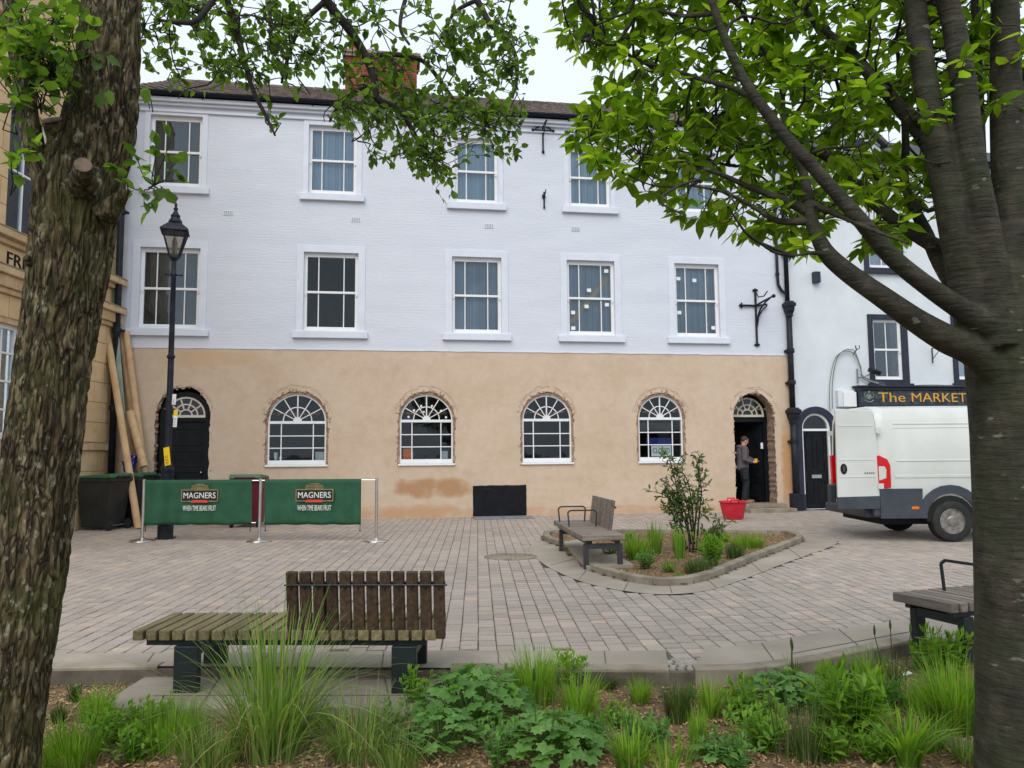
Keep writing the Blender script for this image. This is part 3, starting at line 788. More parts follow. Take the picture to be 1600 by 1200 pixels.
thing_in_window(3,.3,.74,.02,.3,'paper','closed_notice',.1,.008); thing_in_window(3,.25,.8,.34,.5,'blue','blue_cloth',.3); thing_in_window(3,.1,.9,.62,.9,'curtain','shelf_board',.5)

def text_mesh(name, body, width, height, mat, parent, loc, thick=.004, rz=0.0, shear=0.0):
    """lettering standing in the x-z plane, facing -y, centred on loc"""
    cu = bpy.data.curves.new(name, 'FONT'); cu.body = body; cu.extrude = .5; cu.resolution_u = 3
    t = bpy.data.objects.new('t', cu); col.objects.link(t)
    bpy.context.view_layer.update()
    me = bpy.data.meshes.new_from_object(t.evaluated_get(bpy.context.evaluated_depsgraph_get()))
    bpy.data.objects.remove(t); bpy.data.curves.remove(cu)
    xs = [v.co.x for v in me.vertices]; ys = [v.co.y for v in me.vertices]
    xa, xb, ya, yb = min(xs), max(xs), min(ys), max(ys)
    for v in me.vertices:
        x, y, z = v.co
        v.co = ((x-(xa+xb)/2)/(xb-xa)*width, -z*thick*2, (y-(ya+yb)/2)/(yb-ya)*height)
    me.materials.clear(); me.materials.append(mat); me.name = name
    o = bpy.data.objects.new(name, me); col.objects.link(o); o.parent = parent; o.location = loc; o.rotation_euler = (0,0,rz); return o
u,w_,a0,a1 = arches[3]
text_mesh('lettering', 'CLOSED', w_*.38, .12, M['bin_gn'], aw[3], (u-w_/2+w_*.52,.096,a0+.28), .003)

def fanlight(parent, u, zs, r, y, mat, n=5):
    mb = MB(); ring = lambda rad: [(u+rad*math.cos(math.pi*i/18), zs+rad*math.sin(math.pi*i/18)) for i in range(19)]
    mb.prism(ring(r)+ring(r-.045)[::-1], y, y+.05); mb.prism(ring(r*.62)+ring(r*.62-.03)[::-1], y+.004, y+.045); mb.prism(ring(r*.34)+ring(r*.34-.03)[::-1], y+.004, y+.045)
    mb.box((u-r,y-.004,zs-.05),(u+r,y+.06,zs+.01))
    for k in range(1,n):
        a = math.pi*k/n
        if True: mb.bar((u+.3*r*math.cos(a),y+.025,zs+.3*r*math.sin(a)),(u+(r-.02)*math.cos(a),y+.025,zs+(r-.02)*math.sin(a)),.03,.035,up=(0,1,0))
    o = mb.build('fanlight', mat, parent)
    pane(o, ring(r-.03), y+.03, M['glass_dark']); return o
def panelled_door(parent, x0, x1, z0, z1, y, mat, rows, cols=1, T=None, name='door'):
    mb = MB(); mb.box((x0,y,z0),(x1,y+.045,z1),0,T)
    for (a,b) in rows:
        for c in range(cols):
            xa = x0+.09+(x1-x0-.09)*c/cols; xb = x0+(x1-x0-.09)*(c+1)/cols+.0
            ringed = rectp(xa,xb,z0+(z1-z0)*a,z0+(z1-z0)*b); inn = rectp(xa+.03,xb-.03,z0+(z1-z0)*a+.03,z0+(z1-z0)*b-.03)
            sub = MB(); ringface(sub, ringed, inn, y-.014, y+.001)
            mb.add([T @ Vector(v) if T is not None else v for v in sub.v], sub.f)
    return mb.build(name, mat, parent, bevel=.004)
# left entrance
fm = MB(); ringface(fm, archp(doorL[0],1.14,.0,2.5), archp(doorL[0],.9,.06,2.5), .12, .26); fm.box((-8.5,.14,2.36),(-7.56,.24,2.5)); fm.build('door_frame', M['black'], terr)
fanlight(terr, doorL[0], 2.5, .45, .14, M['cream'])
dl = panelled_door(terr, -8.48, -7.58, .08, 2.36, .2, M['black'], [(.05,.26),(.31,.48),(.53,.70),(.75,.93)])
mb = MB(); mb.ball((-7.66,.17,1.15),.03); mb.build('handle', M['chrome'], dl, smooth=True)
mb = MB(); mb.box((-8.7,-.02,-.02),(-7.36,.3,.06)); mb.build('door_step', M['kerb'], terr)
# right entrance: steps, open door
mb = MB(); mb.box((5.75,-.62,-.02),(7.0,.02,.1)); mb.box((5.68,-.28,.1),(6.9,.6,.2)); mb.build('entrance_step', M['kerb'], terr, bevel=.012)
fm = MB(); RC = 6.22; yb = .42
ringface(fm, archp(RC,1.16,.2,2.5), archp(RC,.92,.21,2.5), yb, yb+.1); fm.box((RC-.5,yb+.01,2.34),(RC+.5,yb+.09,2.5)); fm.build('door_frame', M['black'], terr)
fanlight(terr, RC, 2.52, .47, yb-.04, M['cream'])
Td = Matrix.Translation((RC+.46,yb+.1,0)) @ Matrix.Rotation(R(-52),4,'Z')
dr = panelled_door(terr, -.86, 0, .22, 2.34, 0, M['black'], [(.05,.25),(.3,.48),(.54,.74),(.78,.95)], T=Td)
mb = MB(); mb.box((RC+.36,yb-.03,1.62),(RC+.42,yb-.001,1.78)); mb.build('door_intercom', M['paper'], terr)
# cellar hatch
mb = MB(); mb.box((-1.2,-.012,.0),(.12,.05,.745)); hb = mb.build('cellar_hatch', M['black'], terr, bevel=.006)
mb = MB(); mb.box((-.545,-.02,.02),(-.535,-.0125,.73)); mb.box((-1.0,-.022,.66),(-.75,-.0125,.69)); mb.build('hatch_strip', M['iron'], hb)
# cornice mouldings, gutter, roof
mb = MB()
mb.box((UL-.02,-.05,EAVE-.16),(UR,.01,EAVE-.1)); mb.box((UL-.02,-.08,EAVE+.0),(UR,.01,EAVE+.07)); mb.box((UL-.02,-.15,EAVE+.07),(UR,.01,EAVE+.17))
mb.build('cornice', M['trim'], terr, bevel=.01)
mb = MB(); n = 8
prof = [(-.3+.075*(1-math.cos(math.pi*k/n)), EAVE+.27-.085*math.sin(math.pi*k/n)) for k in range(n+1)]
vs = [(x,y,z) for x in (UL-.2,UR) for y,z in prof]; mb.add(vs, [(k,k+1,n+2+k,n+1+k) for k in range(n)]+[(n+2+k,n+1+k,k,k+1) for k in range(0)])
mb.box((UL-.2,-.15,EAVE+.17),(UR,.02,EAVE+.27))
for i in range(13): mb.box((UL+.5+i*1.3,-.2,EAVE+.14),(UL+.53+i*1.3,.0,EAVE+.2))
mb.build('gutter', M['gutter'], terr)
RP = .535; rf = MB(); rows_, tl = 18, .235
for r_ in range(rows_):
    y0 = -.2+r_*.23; z0_ = EAVE+.3+(y0+.2)*RP
    nn = int((UR-UL+.2)/tl)
    for i in range(nn):
        x = UL-.2+i*tl+(tl/2 if r_%2 else 0)
        if x+tl > UR+.05: continue
        j = random.uniform(-.006,.006)
        rf.add([(x+.004,y0+j,z0_),(x+tl-.004,y0+j,z0_+random.uniform(-.004,.004)),(x+tl-.004,y0+.27,z0_+.27*RP-.02),(x+.004,y0+.27,z0_+.27*RP-.02),
                (x+.004,y0+j,z0_+.02),(x+tl*.3,y0+j,z0_+.045),(x+tl*.7,y0+j,z0_+.018),(x+tl-.004,y0+j,z0_+.03),
                (x+.004,y0+.27,z0_+.27*RP),(x+tl*.3,y0+.27,z0_+.27*RP+.02),(x+tl*.7,y0+.27,z0_+.27*RP),(x+tl-.004,y0+.27,z0_+.27*RP+.008)],
               [(0,1,7,6,5,4),(4,5,9,8),(5,6,10,9),(6,7,11,10)])
yr = -.2+rows_*.23; zr = EAVE+.3+rows_*.23*RP
ro = MB(); ro.add([(UL-.2,-.25,EAVE+.26),(UR,-.25,EAVE+.26),(UR,yr,zr-.02),(UL-.2,yr,zr-.02),(UL-.2,9,EAVE),(UR,9,EAVE)], [(0,1,2,3),(3,2,5,4),(0,3,4),(1,5,2)])
roof = ro.build('roof', M['tile'], terr)
tag(rf.build('roof_tile', M['tile'], roof, auto=50), kind='stuff')
mb = MB()
for i in range(int((UR-UL)/.42)): mb.tube([(UL-.2+i*.42,yr,zr-.02),(UL+.2+i*.42,yr,zr-.02)],[.11,.1],10)
mb.build('ridge_tile', M['tile'], roof)
# chimney of separate bricks
(cu0, cz1), (cu1, cz0) = fac(541,88,yr), fac(651,160,yr)
chim = MB(); chim.box((cu0+.02,yr-.38,cz0-1.2),(cu1-.02,yr+.38,cz1-.12)); ch = chim.build('chimney', M['mortar'], terr)
bk = MB(); z = cz0-.6; r_ = 0
while z < cz1-.2:
    x = cu0-(.11 if r_%2 else 0)
    while x < cu1:
        a, b = max(x,cu0), min(x+.215,cu1)
        if b-a > .04: bk.box((a+.004,yr-.4+random.uniform(-.004,.004),z),(b-.004,yr+.4,z+.065))
        x += .225
    z += .075; r_ += 1
tag(bk.build('brick', M['brick'], ch), kind='stuff')
mb = MB(); mb.box((cu0-.06,yr-.46,cz1-.2),(cu1+.06,yr+.46,cz1-.1)); mb.box((cu0-.1,yr-.5,cz1-.1),(cu1+.1,yr+.5,cz1-.01)); mb.build('cap_course', M['mortar'], ch)
for f in (.1,.42,.75):
    mb = MB(); mb.lathe([(.15,0),(.14,.05),(.12,.3 if f == .1 else .14),(.15,.31 if f == .1 else .15),(.15,.36 if f == .1 else .18),(.11,.36 if f == .1 else .18)], 16, (cu0+(cu1-cu0)*f,yr,cz1-.02)); mb.build('chimney_pot', M['brick'], ch, auto=40)
# air bricks
for p in ((357,333),(556,343),(764,353),(899,358)):
    u,z = fac(*p); mb = MB(); mb.box((u-.12,-.012,z-.06),(u+.12,.01,z+.06)); o = mb.build('air_brick', M['trim'], terr)
    h = MB()
    for i in range(5):
        for j in range(3): h.box((u-.095+i*.042,-.0145,z-.042+j*.033),(u-.072+i*.042,-.0121,z-.024+j*.033))
    h.build('vent_hole', M['signgrey'], o)
# ironwork on the frontage
def bracket_small():
    u,z = fac(848,205); o = empty('iron_bracket', FMAT @ Vector((u,0,z)), FT, 'small black iron sign bracket fixed high under the eaves', 'bracket')
    mb = MB(); mb.tube([(0,-.02,.18),(0,-.02,-.55)],.022,8); mb.ball((0,-.03,-.57),.04); mb.ball((0,-.03,.2),.035); mb.build('upright', M['iron'], o)
    mb = MB(); mb.bar((-.26,-.05,.0),(.26,-.05,.0),.035,.035)
    for s in (-1,1): mb.ball((s*.27,-.05,0),.04); mb.tube([(s*.05,-.05,.13),(s*.14,-.05,.09),(s*.22,-.05,.02)],.018,6)
    mb.build('cross_bar', M['iron'], o)
    mb = MB(); mb.tube([(0,-.02,.08),(0,-.35,.1),(0,-.5,.06)],.018,6); mb.tube([(0,-.02,-.2),(0,-.25,-.05),(0,-.45,.07)],.014,6); mb.ball((0,-.5,.06),.03); mb.build('arm', M['iron'], o)
    u,z = fac(850,313); o = empty('iron_bracket', FMAT @ Vector((u,0,z)), FT, 'short black iron hook on white wall between two top windows', 'bracket')
    mb = MB(); mb.tube([(0,-.02,.22),(0,-.02,-.2)],.02,8); mb.ball((0,-.03,-.2),.03); mb.box((-.05,-.05,.05),(.03,-.0,.14)); mb.build('upright', M['iron'], o)
    mb = MB(); mb.tube([(0,-.02,.1),(0,-.2,.12),(0,-.26,.2)],.014,6); mb.build('hook', M['iron'], o)
    u,z = fac(1180,478); o = empty('iron_bracket', FMAT @ Vector((u,0,z)), FT, 'large black wrought iron hanging-sign bracket beside the rightmost first-floor window', 'bracket')
    mb = MB(); mb.tube([(0,-.03,.42),(0,-.03,-1.05)],.03,8)
    for z in (.42,-1.05): mb.ball((0,-.03,z),.05); mb.ball((-.05,-.03,z),.03); mb.ball((.05,-.03,z),.03)
    mb.build('upright', M['iron'], o)
    mb = MB(); mb.tube([(-.42,-.04,.0),(0,-.04,0),(.3,-.08,.03)],.028,8); mb.ball((-.43,-.04,0),.045); mb.ball((-.4,-.04,.05),.026); mb.ball((-.4,-.04,-.05),.026); mb.build('cross_bar', M['iron'], o)
    mb = MB(); mb.tube([(0,-.04,.0),(0,-.5,.04),(0,-1.0,.06)],.026,8); mb.ball((0,-1.02,.06),.05)
    mb.tube([(0,-.04,-.6),(0,-.1,-.35),(0,-.3,-.12),(0,-.6,.0),(0,-.8,.04)],.024,8)
    mb.tube([(0,-.04,.38),(0,-.2,.2),(0,-.5,.16),(0,-.7,.25)],.016,6)
    mb.tube([(.02,-.04,-.55),(.06,-.05,-.3),(.18,-.06,-.1),(.3,-.08,.0)],.02,6); mb.build('arm', M['iron'], o)
bracket_small()
# downpipes
def pipe(parent, pts, r, name='pipe'): 
    mb = MB(); mb.tube(pts, r, 12); return mb.build(name, M['iron'], parent, smooth=True)
dp = empty('downpipe', FMAT @ Vector((UR+.02,0,0)), FT, 'tall black cast iron downpipe with hoppers between white and pub buildings', 'downpipe')
pipe(dp, [(-.02,-.1,9.9),(-.02,-.1,5.5)], .06); pipe(dp, [(0,-.11,5.45),(0,-.11,2.6)], .075); pipe(dp, [(0,-.12,2.5),(0,-.12,.0)], .085)
for z, s in ((5.4,1.0),(2.55,1.15)):
    mb = MB(); mb.lathe([(.1*s,-.28),(.1*s,-.2),(.14*s,-.12),(.15*s,-.02),(.19*s,.0),(.19*s,.08),(.15*s,.1),(.12*s,.14)], 4, (0,-.13,z), ang0=math.pi/4); mb.build('hopper', M['iron'], dp)
for z in (8.2,6.8,4.15,1.75,3.3):
    mb = MB(); mb.lathe([(.1,0),(.105,.03),(.105,.09),(.1,.12)], 12, (0 if z<5.5 else -.02,-.11,z)); mb.box((-.13,-.1,z+.03),(.13,-.005,z+.08)); mb.build('collar', M['iron'], dp)
mb = MB(); mb.box((-.14,-.24,0),(.14,-.0,.45)); mb.build('pipe_shoe', M['iron'], dp, bevel=.01)
dp2 = empty('downpipe', FMAT @ Vector((UR-.22,0,0)), FT, 'thin black drainpipe bending into the hopper at the white wall edge', 'downpipe')
pipe(dp2, [(-.02,-.07,9.9),(-.02,-.07,6.3),(-.01,-.07,6.0),(.06,-.08,5.85),(.2,-.1,5.72),(.22,-.11,5.5)], .04)
for z in (6.25,8.0): 
    mb = MB(); mb.lathe([(.055,0),(.055,.06)], 10, (-.02,-.07,z)); mb.build('collar', M['iron'], dp2)

# ---------------- the white pub on the right
pub = empty('pub_building', FMAT @ Vector((UR,0,0)), FT, 'white rendered pub with black window surrounds and gold-lettered sign on the right', 'building')
PU = lambda px, py: (fac(px,py)[0]-UR, fac(px,py)[1])
pw = []
for a, b in (((1364,500),(1411,592)),((1356,352),(1402,418)),((1494,500),(1545,592)),((1484,360),(1530,424)),((1484,232),(1530,262)),((1350,262),(1398,300))):
    (u0,z1),(u1,z0) = PU(*a), PU(*b); pw.append(((u0+u1)/2, u1-u0, z0, z1))
PEAVE = 9.65; PR = 8.6
mb = MB(); (d0, dz1), (d1, _) = PU(1245,632), PU(1307,804); dc = (d0+d1)/2+.02; dw = .86
ph = [rectp(u-w_/2-.02,u+w_/2+.02,z0-.02,z1+.02) for u,w_,z0,z1 in pw[:4]]
holed(mb, rectp(0.0,PR,-.2,PEAVE), ph+[archp(dc,dw,-.1,2.12)], .03)
for h in ph: reveal(mb, h, .03, .16)
reveal(mb, archp(dc,dw,-.1,2.12), .03, .2)
mb.add([(PR,.03,-.2),(PR,9,-.2),(PR,9,PEAVE),(PR,.03,PEAVE)], [(0,1,2,3)])
mb.build('rendered_wall', M['pubwhite'], pub)
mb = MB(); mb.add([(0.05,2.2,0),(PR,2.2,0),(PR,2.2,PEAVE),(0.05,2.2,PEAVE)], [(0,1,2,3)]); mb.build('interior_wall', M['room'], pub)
for i,(u,w_,z0,z1) in enumerate(pw[:4]):
    wo2 = sash(pub, u, w_, z0, z1, 'glass', 1, surround=False, yf=.07, cols=(0,.5,1))
    t = .16; sb = MB(); ringface(sb, rectp(u-w_/2-t,u+w_/2+t+.04,z0-t*.9,z1+t), rectp(u-w_/2-.02,u+w_/2+.02,z0-.02,z1+.02), -.02, .05); sb.box((u-w_/2-t-.08,-.07,z0-t*1.2),(u+w_/2+t+.12,.0,z0-t*.8)); sb.build('surround', M['navy'], wo2, bevel=.006)
    cb_ = MB()
    if i == 0: cb_.box((u+w_*.28,.2,z0),(u+w_/2,.21,z1)); cb_.box((u-w_/2,.9,z0),(u+w_*.3,.91,z1))
    else:
        n = 14
        for k in range(n): cb_.box((u-w_/2+w_*k/n,.19+.012*(k%2),z0),(u-w_/2+w_*(k+1)/n,.2+.012*(k%2),z1))
    cb_.build('curtain', M['net'] if i else M['curtain'], wo2)
# pub roof and eaves
mb = MB(); mb.box((0,-.22,PEAVE-.1),(PR,.05,PEAVE+.02)); mb.build('gutter', M['gutter'], pub)
mb = MB(); mb.add([(0,-.25,PEAVE),(PR,-.25,PEAVE),(PR,4,PEAVE+2.3),(0,4,PEAVE+2.3),(0,9,PEAVE),(PR,9,PEAVE)], [(0,1,2,3),(3,2,5,4),(0,3,4),(1,5,2)]); pr = mb.build('roof', M['slate'], pub)
mb = MB()
for r_ in range(16):
    for i in range(int(PR/.3)):
        x = i*.3+(.15 if r_%2 else 0); y0 = -.28+r_*.27; z0_ = PEAVE+.01+(y0+.25)*.541
        if x+.3 <= PR: mb.add([(x+.003,y0,z0_),(x+.297,y0,z0_+random.uniform(0,.006)),(x+.297,y0+.3,z0_+.16),(x+.003,y0+.3,z0_+.16),(x+.003,y0,z0_+.014),(x+.297,y0,z0_+.014)], [(0,1,5,4),(4,5,2,3)])
tag(mb.build('slate', M['slate'], pr), kind='stuff')
# small gabled dormer on the pub roof
(g0, gz1), (g1, gz0) = (PU(1300,205)), (PU(1385,240)); 
mb = MB(); mb.prism([(g0,PEAVE+.1),(g1,PEAVE+.1),(g1,gz1-.2),((g0+g1)/2,gz1+.5),(g0,gz1-.2)], .25, 2.5); dm = mb.build('dormer', M['pubwhite'], pub)
mb = MB()
for s,xe in ((-1,g0),(1,g1)): mb.bar(((g0+g1)/2,.1,gz1+.56),(xe+s*.15,.1,gz1-.3),.1,.12,up=(0,1,0)); mb.add([((g0+g1)/2,.1,gz1+.6),(xe+s*.15,.1,gz1-.26),(xe+s*.15,2.6,gz1-.26),((g0+g1)/2,2.6,gz1+.6)], [(0,1,2,3)])
mb.build('dormer_roof', M['slate'], dm)
mb = MB(); mb.box(((g0+g1)/2-.3,.2,PEAVE+.3),((g0+g1)/2+.3,.26,gz1-.1)); mb.build('window', M['navy'], dm)
# black front door
mb = MB(); ringface(mb, archp(dc,dw+.32,-.02,2.14,18), archp(dc,dw-.02,.0,2.14,18), -.05, .06); mb.build('door_surround', M['navy'], pub, bevel=.008)
for s in (-1,1):
    mb = MB(); mb.box((dc+s*(dw/2+.1)-.12,-.09,0),(dc+s*(dw/2+.1)+.12,.0,.42)); mb.build('door_plinth', M['navy'], pub, bevel=.008)
mb = MB(); ringface(mb, archp(dc,dw-.03,.02,2.14,18), archp(dc,dw-.15,.03,2.14,18), .03, .12); mb.box((dc-dw/2+.05,.04,2.08),(dc+dw/2-.05,.11,2.14)); wf = mb.build('door_frame', M['white'], pub)
pane(wf, [(dc+(dw/2-.06)*math.cos(math.pi*k/14), 2.14+(dw/2-.06)*math.sin(math.pi*k/14)) for k in range(15)], .08, M['glass_dark'])
pd_ = panelled_door(pub, dc-dw/2+.07, dc+dw/2-.07, .05, 2.08, .09, M['black'], [(.06,.36),(.48,.95)], 2)
mb = MB(); mb.box((dc-.14,.06,.83),(dc+.14,.078,.92)); mb.build('letter_plate', M['chrome'], pd_)
# sign board
(s0, sz1), (s1, sz0) = PU(1337,609), PU(1516,634); s1 += 1.6
mb = MB(); mb.box((s0,-.16,sz0),(s1,-.06,sz1)); sgn = mb.build('sign_board', M['signb'], pub)
mb = MB(); ringface(mb, rectp(s0-.05,s1+.05,sz0-.05,sz1+.06), rectp(s0+.02,s1-.02,sz0+.02,sz1-.02), -.2, -.05); mb.box((s0-.1,-.26,sz1+.06),(s1+.1,.02,sz1+.1)); mb.box((s0-.1,-.3,sz0-.16),(s1+.1,.02,sz0-.06)); mb.build('sign_frame', M['navy'], sgn, bevel=.01)
ta, tb = PU(1366,620)[0], PU(1408,620)[0]; zc = (sz0+sz1)/2; th = (sz1-sz0)*.60
text_mesh('lettering', 'The', tb-ta, th, M['gold'], sgn, ((ta+tb)/2,-.168,zc), .008)
ta, tb = PU(1418,620)[0], PU(1503,620)[0]
text_mesh('lettering', 'MARKET', tb-ta, th*.94, M['gold'], sgn, ((ta+tb)/2,-.168,zc), .008)
ta = PU(1513,620)[0]
text_mesh('lettering', 'INN', .82, th*.94, M['gold'], sgn, (ta+.42,-.168,zc), .008)
ca = PU(1352,620)[0]
mb = MB()
mb.tube([(ca-.13,-.168,zc-.08),(ca-.05,-.168,zc-.13),(ca+.05,-.168,zc-.13),(ca+.13,-.168,zc-.08)],.02,6); mb.lathe([(.09,0),(.08,.014)],12,T=Matrix.Translation((ca,-.16,zc+.02)) @ Matrix.Rotation(math.pi/2,4,'X')); mb.ball((ca,-.165,zc+.13),.045)
for s in (-1,1): mb.tube([(ca+s*.1,-.165,zc-.03),(ca+s*.14,-.165,zc+.07),(ca+s*.08,-.165,zc+.14)],.014,6)
mb.build('crest', M['signgrey'], sgn)
mb = MB(); mb.box((s0-.1,-.06,.0),(s1,.0,.75)); mb.build('stallriser', M['navy'], pub)
# meter boxes, cables, floodlight, bird of small fittings
(a0_, zt), (a1_, zb_) = PU(1314,610), PU(1335,636)
mb = MB(); mb.box((a0_-.15,-.1,zb_),(a1_-.04,.03,zt)); mb.build('meter_box', M['pubwhite'], pub, bevel=.01); mb = MB(); mb.box((a0_-.02,-.15,zb_),(a1_-.02,-.101,zt-.05)); mb.build('box_cover', M['paper'], pub, bevel=.008)
cab = empty('cable', (0,0,0), 0, 'looped pale cables running up pub wall beside the sign', 'cable')
for k, off in enumerate((0,.04,-.05)):
    pp = [(1297,640),(1297,600),(1303,565),(1313,550),(1328,548),(1336,556),(1343,575),(1350,592),(1400,604),(1450,603),(1515,605)]
    mb = MB(); mb.tube(smooth_path([FMAT @ Vector((fac(*p)[0]+off*(1 if i<5 else .2), -.03-.02*k, fac(*p)[1]+off*.6)) for i,p in enumerate(pp)],4), .011 if k else .016, 6); mb.build('cable_strand', M['signgrey'] if k else M['paper'], cab)
u,z = fac(1356,582); fl = empty('floodlight', FMAT @ Vector((u,-.3,z)), FT, 'black floodlight on arm above the pub sign', 'floodlight')
mb = MB(); mb.box((-.14,-.1,-.06),(.14,.1,.05),0,Matrix.Rotation(R(25),4,'X') @ Matrix.Rotation(R(12),4,'Y')); mb.build('lamp_body', M['iron'], fl, bevel=.01)
mb = MB(); mb.tube([(0,.05,-.03),(-.2,.2,-.14),(-.3,.3,-.14)],.015,6); mb.tube([(-.32,.28,.1),(-.32,.28,-.3)],.02,6); mb.build('arm', M['grey'], fl)
u,z = fac(1274,434); al = MB(); al.box((u-.09,-.12,z-.15),(u+.09,.03,z+.15)); o = al.build('wall_light', M['navy'], None, bevel=.01); o.matrix_basis = FMAT; tag(o, 'small dark box light on the white pub wall left of windows', 'wall light')
u,z = fac(1455,505); al = MB(); al.box((u-.12,-.1,z-.1),(u+.12,.03,z+.12)); o = al.build('alarm_box', simple('pale_blue_plastic', S(150,170,226)), None, bevel=.02); o.matrix_basis = FMAT; tag(o, 'pale blue alarm box on pub wall between tree limbs', 'alarm box')
u,z = fac(1456,555); hb_ = empty('hanging_bracket', FMAT @ Vector((u,0,z)), FT, 'thin dark blue basket bracket on pub wall right of window', 'bracket')
mb = MB(); mb.bar((0,-.02,.2),(0,-.02,-.22),.03,.02); mb.bar((0,-.02,.18),(0,-.45,.18),.025,.02); mb.build('frame', M['navy'], hb_)
mb = MB(); mb.tube([(0,-.02,-.12),(0,-.4,.17)],.01,6); mb.build('brace', M['navy'], hb_)
u,z = fac(1333,548); an = empty('cable_bracket', FMAT @ Vector((u,0,z)), FT, 'small iron bracket holding cables on pub wall', 'bracket')
mb = MB(); mb.tube([(0,0,-.1),(0,-.15,0),(-.03,-.16,.12)],.015,6); mb.build('arm', M['iron'], an); mb = MB(); mb.tube([(.0,-.15,0),(.09,-.16,.05),(.08,-.16,.13)],.012,6); mb.build('hook', M['iron'], an)

# ---------------- ochre stone building on the left (wall runs straight away from the camera)
och = empty('stone_building', (XL,0,0), 0, 'ochre ashlar stone building at far left edge behind the trunk', 'building')
# local frame: x out of the wall into the square, y along it
YE, YN, ZT = 17.83, 9.5, 13.0
(wy0, wz0) = lft(-40,690); wz0 = 1.88
lowwin = (13.15,14.42,1.9,4.0); upwin = (13.75,15.0,5.72,8.2)
yflip = lambda poly: poly
wl = MB()
hw = [rectp(*lowwin), rectp(*upwin)]
tmp = MB(); holed(tmp, rectp(YN,YE+.3,-.2,ZT), hw, 0)
for h in hw: reveal(tmp, h, 0, .2)
wl.add([(-y, x, z) for x,y,z in tmp.v], [f[::-1] if False else f for f in tmp.f])
wl.build('ashlar_core', M['ochred'], och)
# ashlar blocks, each its own stone
crs = [(.75,1.22),(1.22,1.68),(1.85,2.3),(2.3,2.75),(2.75,3.2),(3.2,3.65),(3.65,4.1),(4.1,4.52),(4.98,5.42),(5.66,6.15),(6.15,6.65),(6.65,7.15),(7.15,7.65),(7.65,8.2),(8.2,8.75),(8.75,9.3),(9.6,10.1),(10.1,10.6),(10.6,11.1)]
for ci,(a,b) in enumerate(crs):
    y = YE-.02-(.45 if ci%2 else .0)
    spans = []
    if ci%2: spans.append((YE-.45,YE-.02))
    while y > 12.6: spans.append((y-.85,y)); y -= .85
    for (p,q) in spans:
        for (h0,h1,g0_,g1_) in ((*lowwin,),(*upwin,)):
            if b > g0_+.02 and a < g1_-.02:
                if p < h1 and q > h0:
                    if q > h1: p = max(p,h1)
                    elif p < h0: q = min(q,h0)
                    else: q = p
        if q-p < .08: continue
        mb = MB(); mb.box((-.02,p+.006,a+.006),(.025,q-.006,b-.006)); mb.build('ashlar_block', M['ochre'], och, bevel=.006)
mb = MB()
for (z,h,d,mt) in ((1.68,.17,.1,0),(4.52,.1,.1,0),(4.62,.22,.16,0),(4.84,.14,.24,0),(5.42,.1,.12,0),(5.52,.14,.24,0),(9.3,.14,.14,0),(9.44,.16,.28,0),(.0,.75,.09,0)):
    mb.box((-.01,YN,z),(d,YE-.02 if z > 1.6 else YE,z+h))
mb.build('string_course', M['ochred'], och, bevel=.015)
mb = MB()
for (z,d) in ((4.98,.25),(5.66,.25),(9.6,.29),(1.85,.11)): mb.box((-.01,YN,z-.0),(d,YE-.02,z+.022))
mb.build('weathered_cap', M['stone_dirty'], och)
for (h0,h1,g0_,g1_),nb in ((lowwin,2),(upwin,1)):
    mb = MB(); y = -.12
    t2 = MB(); ringface(t2, rectp(h0-.02,h1+.02,g0_-.02,g1_+.02), rectp(h0+.09,h1-.09,g0_+.1,g1_-.08), .1, .18)
    for k in range(1,nb+1 if nb>1 else 2):
        x = h0+(h1-h0)*k/(nb+1) if nb > 1 else (h0+h1)/2
        t2.box((x-.02,.11,g0_+.05),(x+.02,.17,g1_-.05))
    for k in ((1,2,3) if nb > 1 else (2,)):
        z = g0_+(g1_-g0_)*k/4; t2.box((h0+.05,.112,z-.018),(h1-.05,.168,z+.018))
    t2.box((h0-.08,-.06,g0_-.1),(h1+.08,.12,g0_-.0))
    mb.add([(-b_, a_, c_) for a_,b_,c_ in t2.v], t2.f); wn = mb.build('window', M['white'], och)
    t3 = MB(); t3.box((h0+.07,.14,g0_+.08),(h1-.07,.146,g1_-.06)); mb = MB(); mb.add([(-b_, a_, c_) for a_,b_,c_ in t3.v], t3.f); mb.build('pane', M['glass'] if nb==1 else M['glass_dark'], wn)
    t3 = MB(); t3.box((h0-.1,.35,g0_-.1),(h1+.1,.36,g1_+.1)); mb = MB(); mb.add([(-b_, a_, c_) for a_,b_,c_ in t3.v], t3.f); mb.build('blind', M['blind'] if nb==1 else M['room'], wn)
(fy0, fz1), (fy1, fz0) = lft(10,394), lft(47,420)
tx = text_mesh('lettering', 'FREE', .84, .23, M['dark'], och, (.032, fy0+.40, 5.2), .01, math.pi/2)
# pipe in the corner
cp = empty('downpipe', (XL+.16, 17.55, 0), 0, 'black downpipe in the corner beside the ochre stone building', 'downpipe')
pipe(cp, [(0,0,10.2),(0,0,.75)], .075)
for z in (2.6,4.4,7.2): 
    mb = MB(); mb.lathe([(.1,0),(.1,.1)], 12, (0,0,z)); mb.box((-.1,.02,z+.02),(.14,.1,z+.07)); mb.build('collar', M['iron'], cp)
mb = MB(); mb.lathe([(.09,0),(.1,.2),(.18,.26),(.2,.5),(.22,.52)], 4, (0,0,9.9), ang0=math.pi/4); mb.build('hopper', M['iron'], cp)
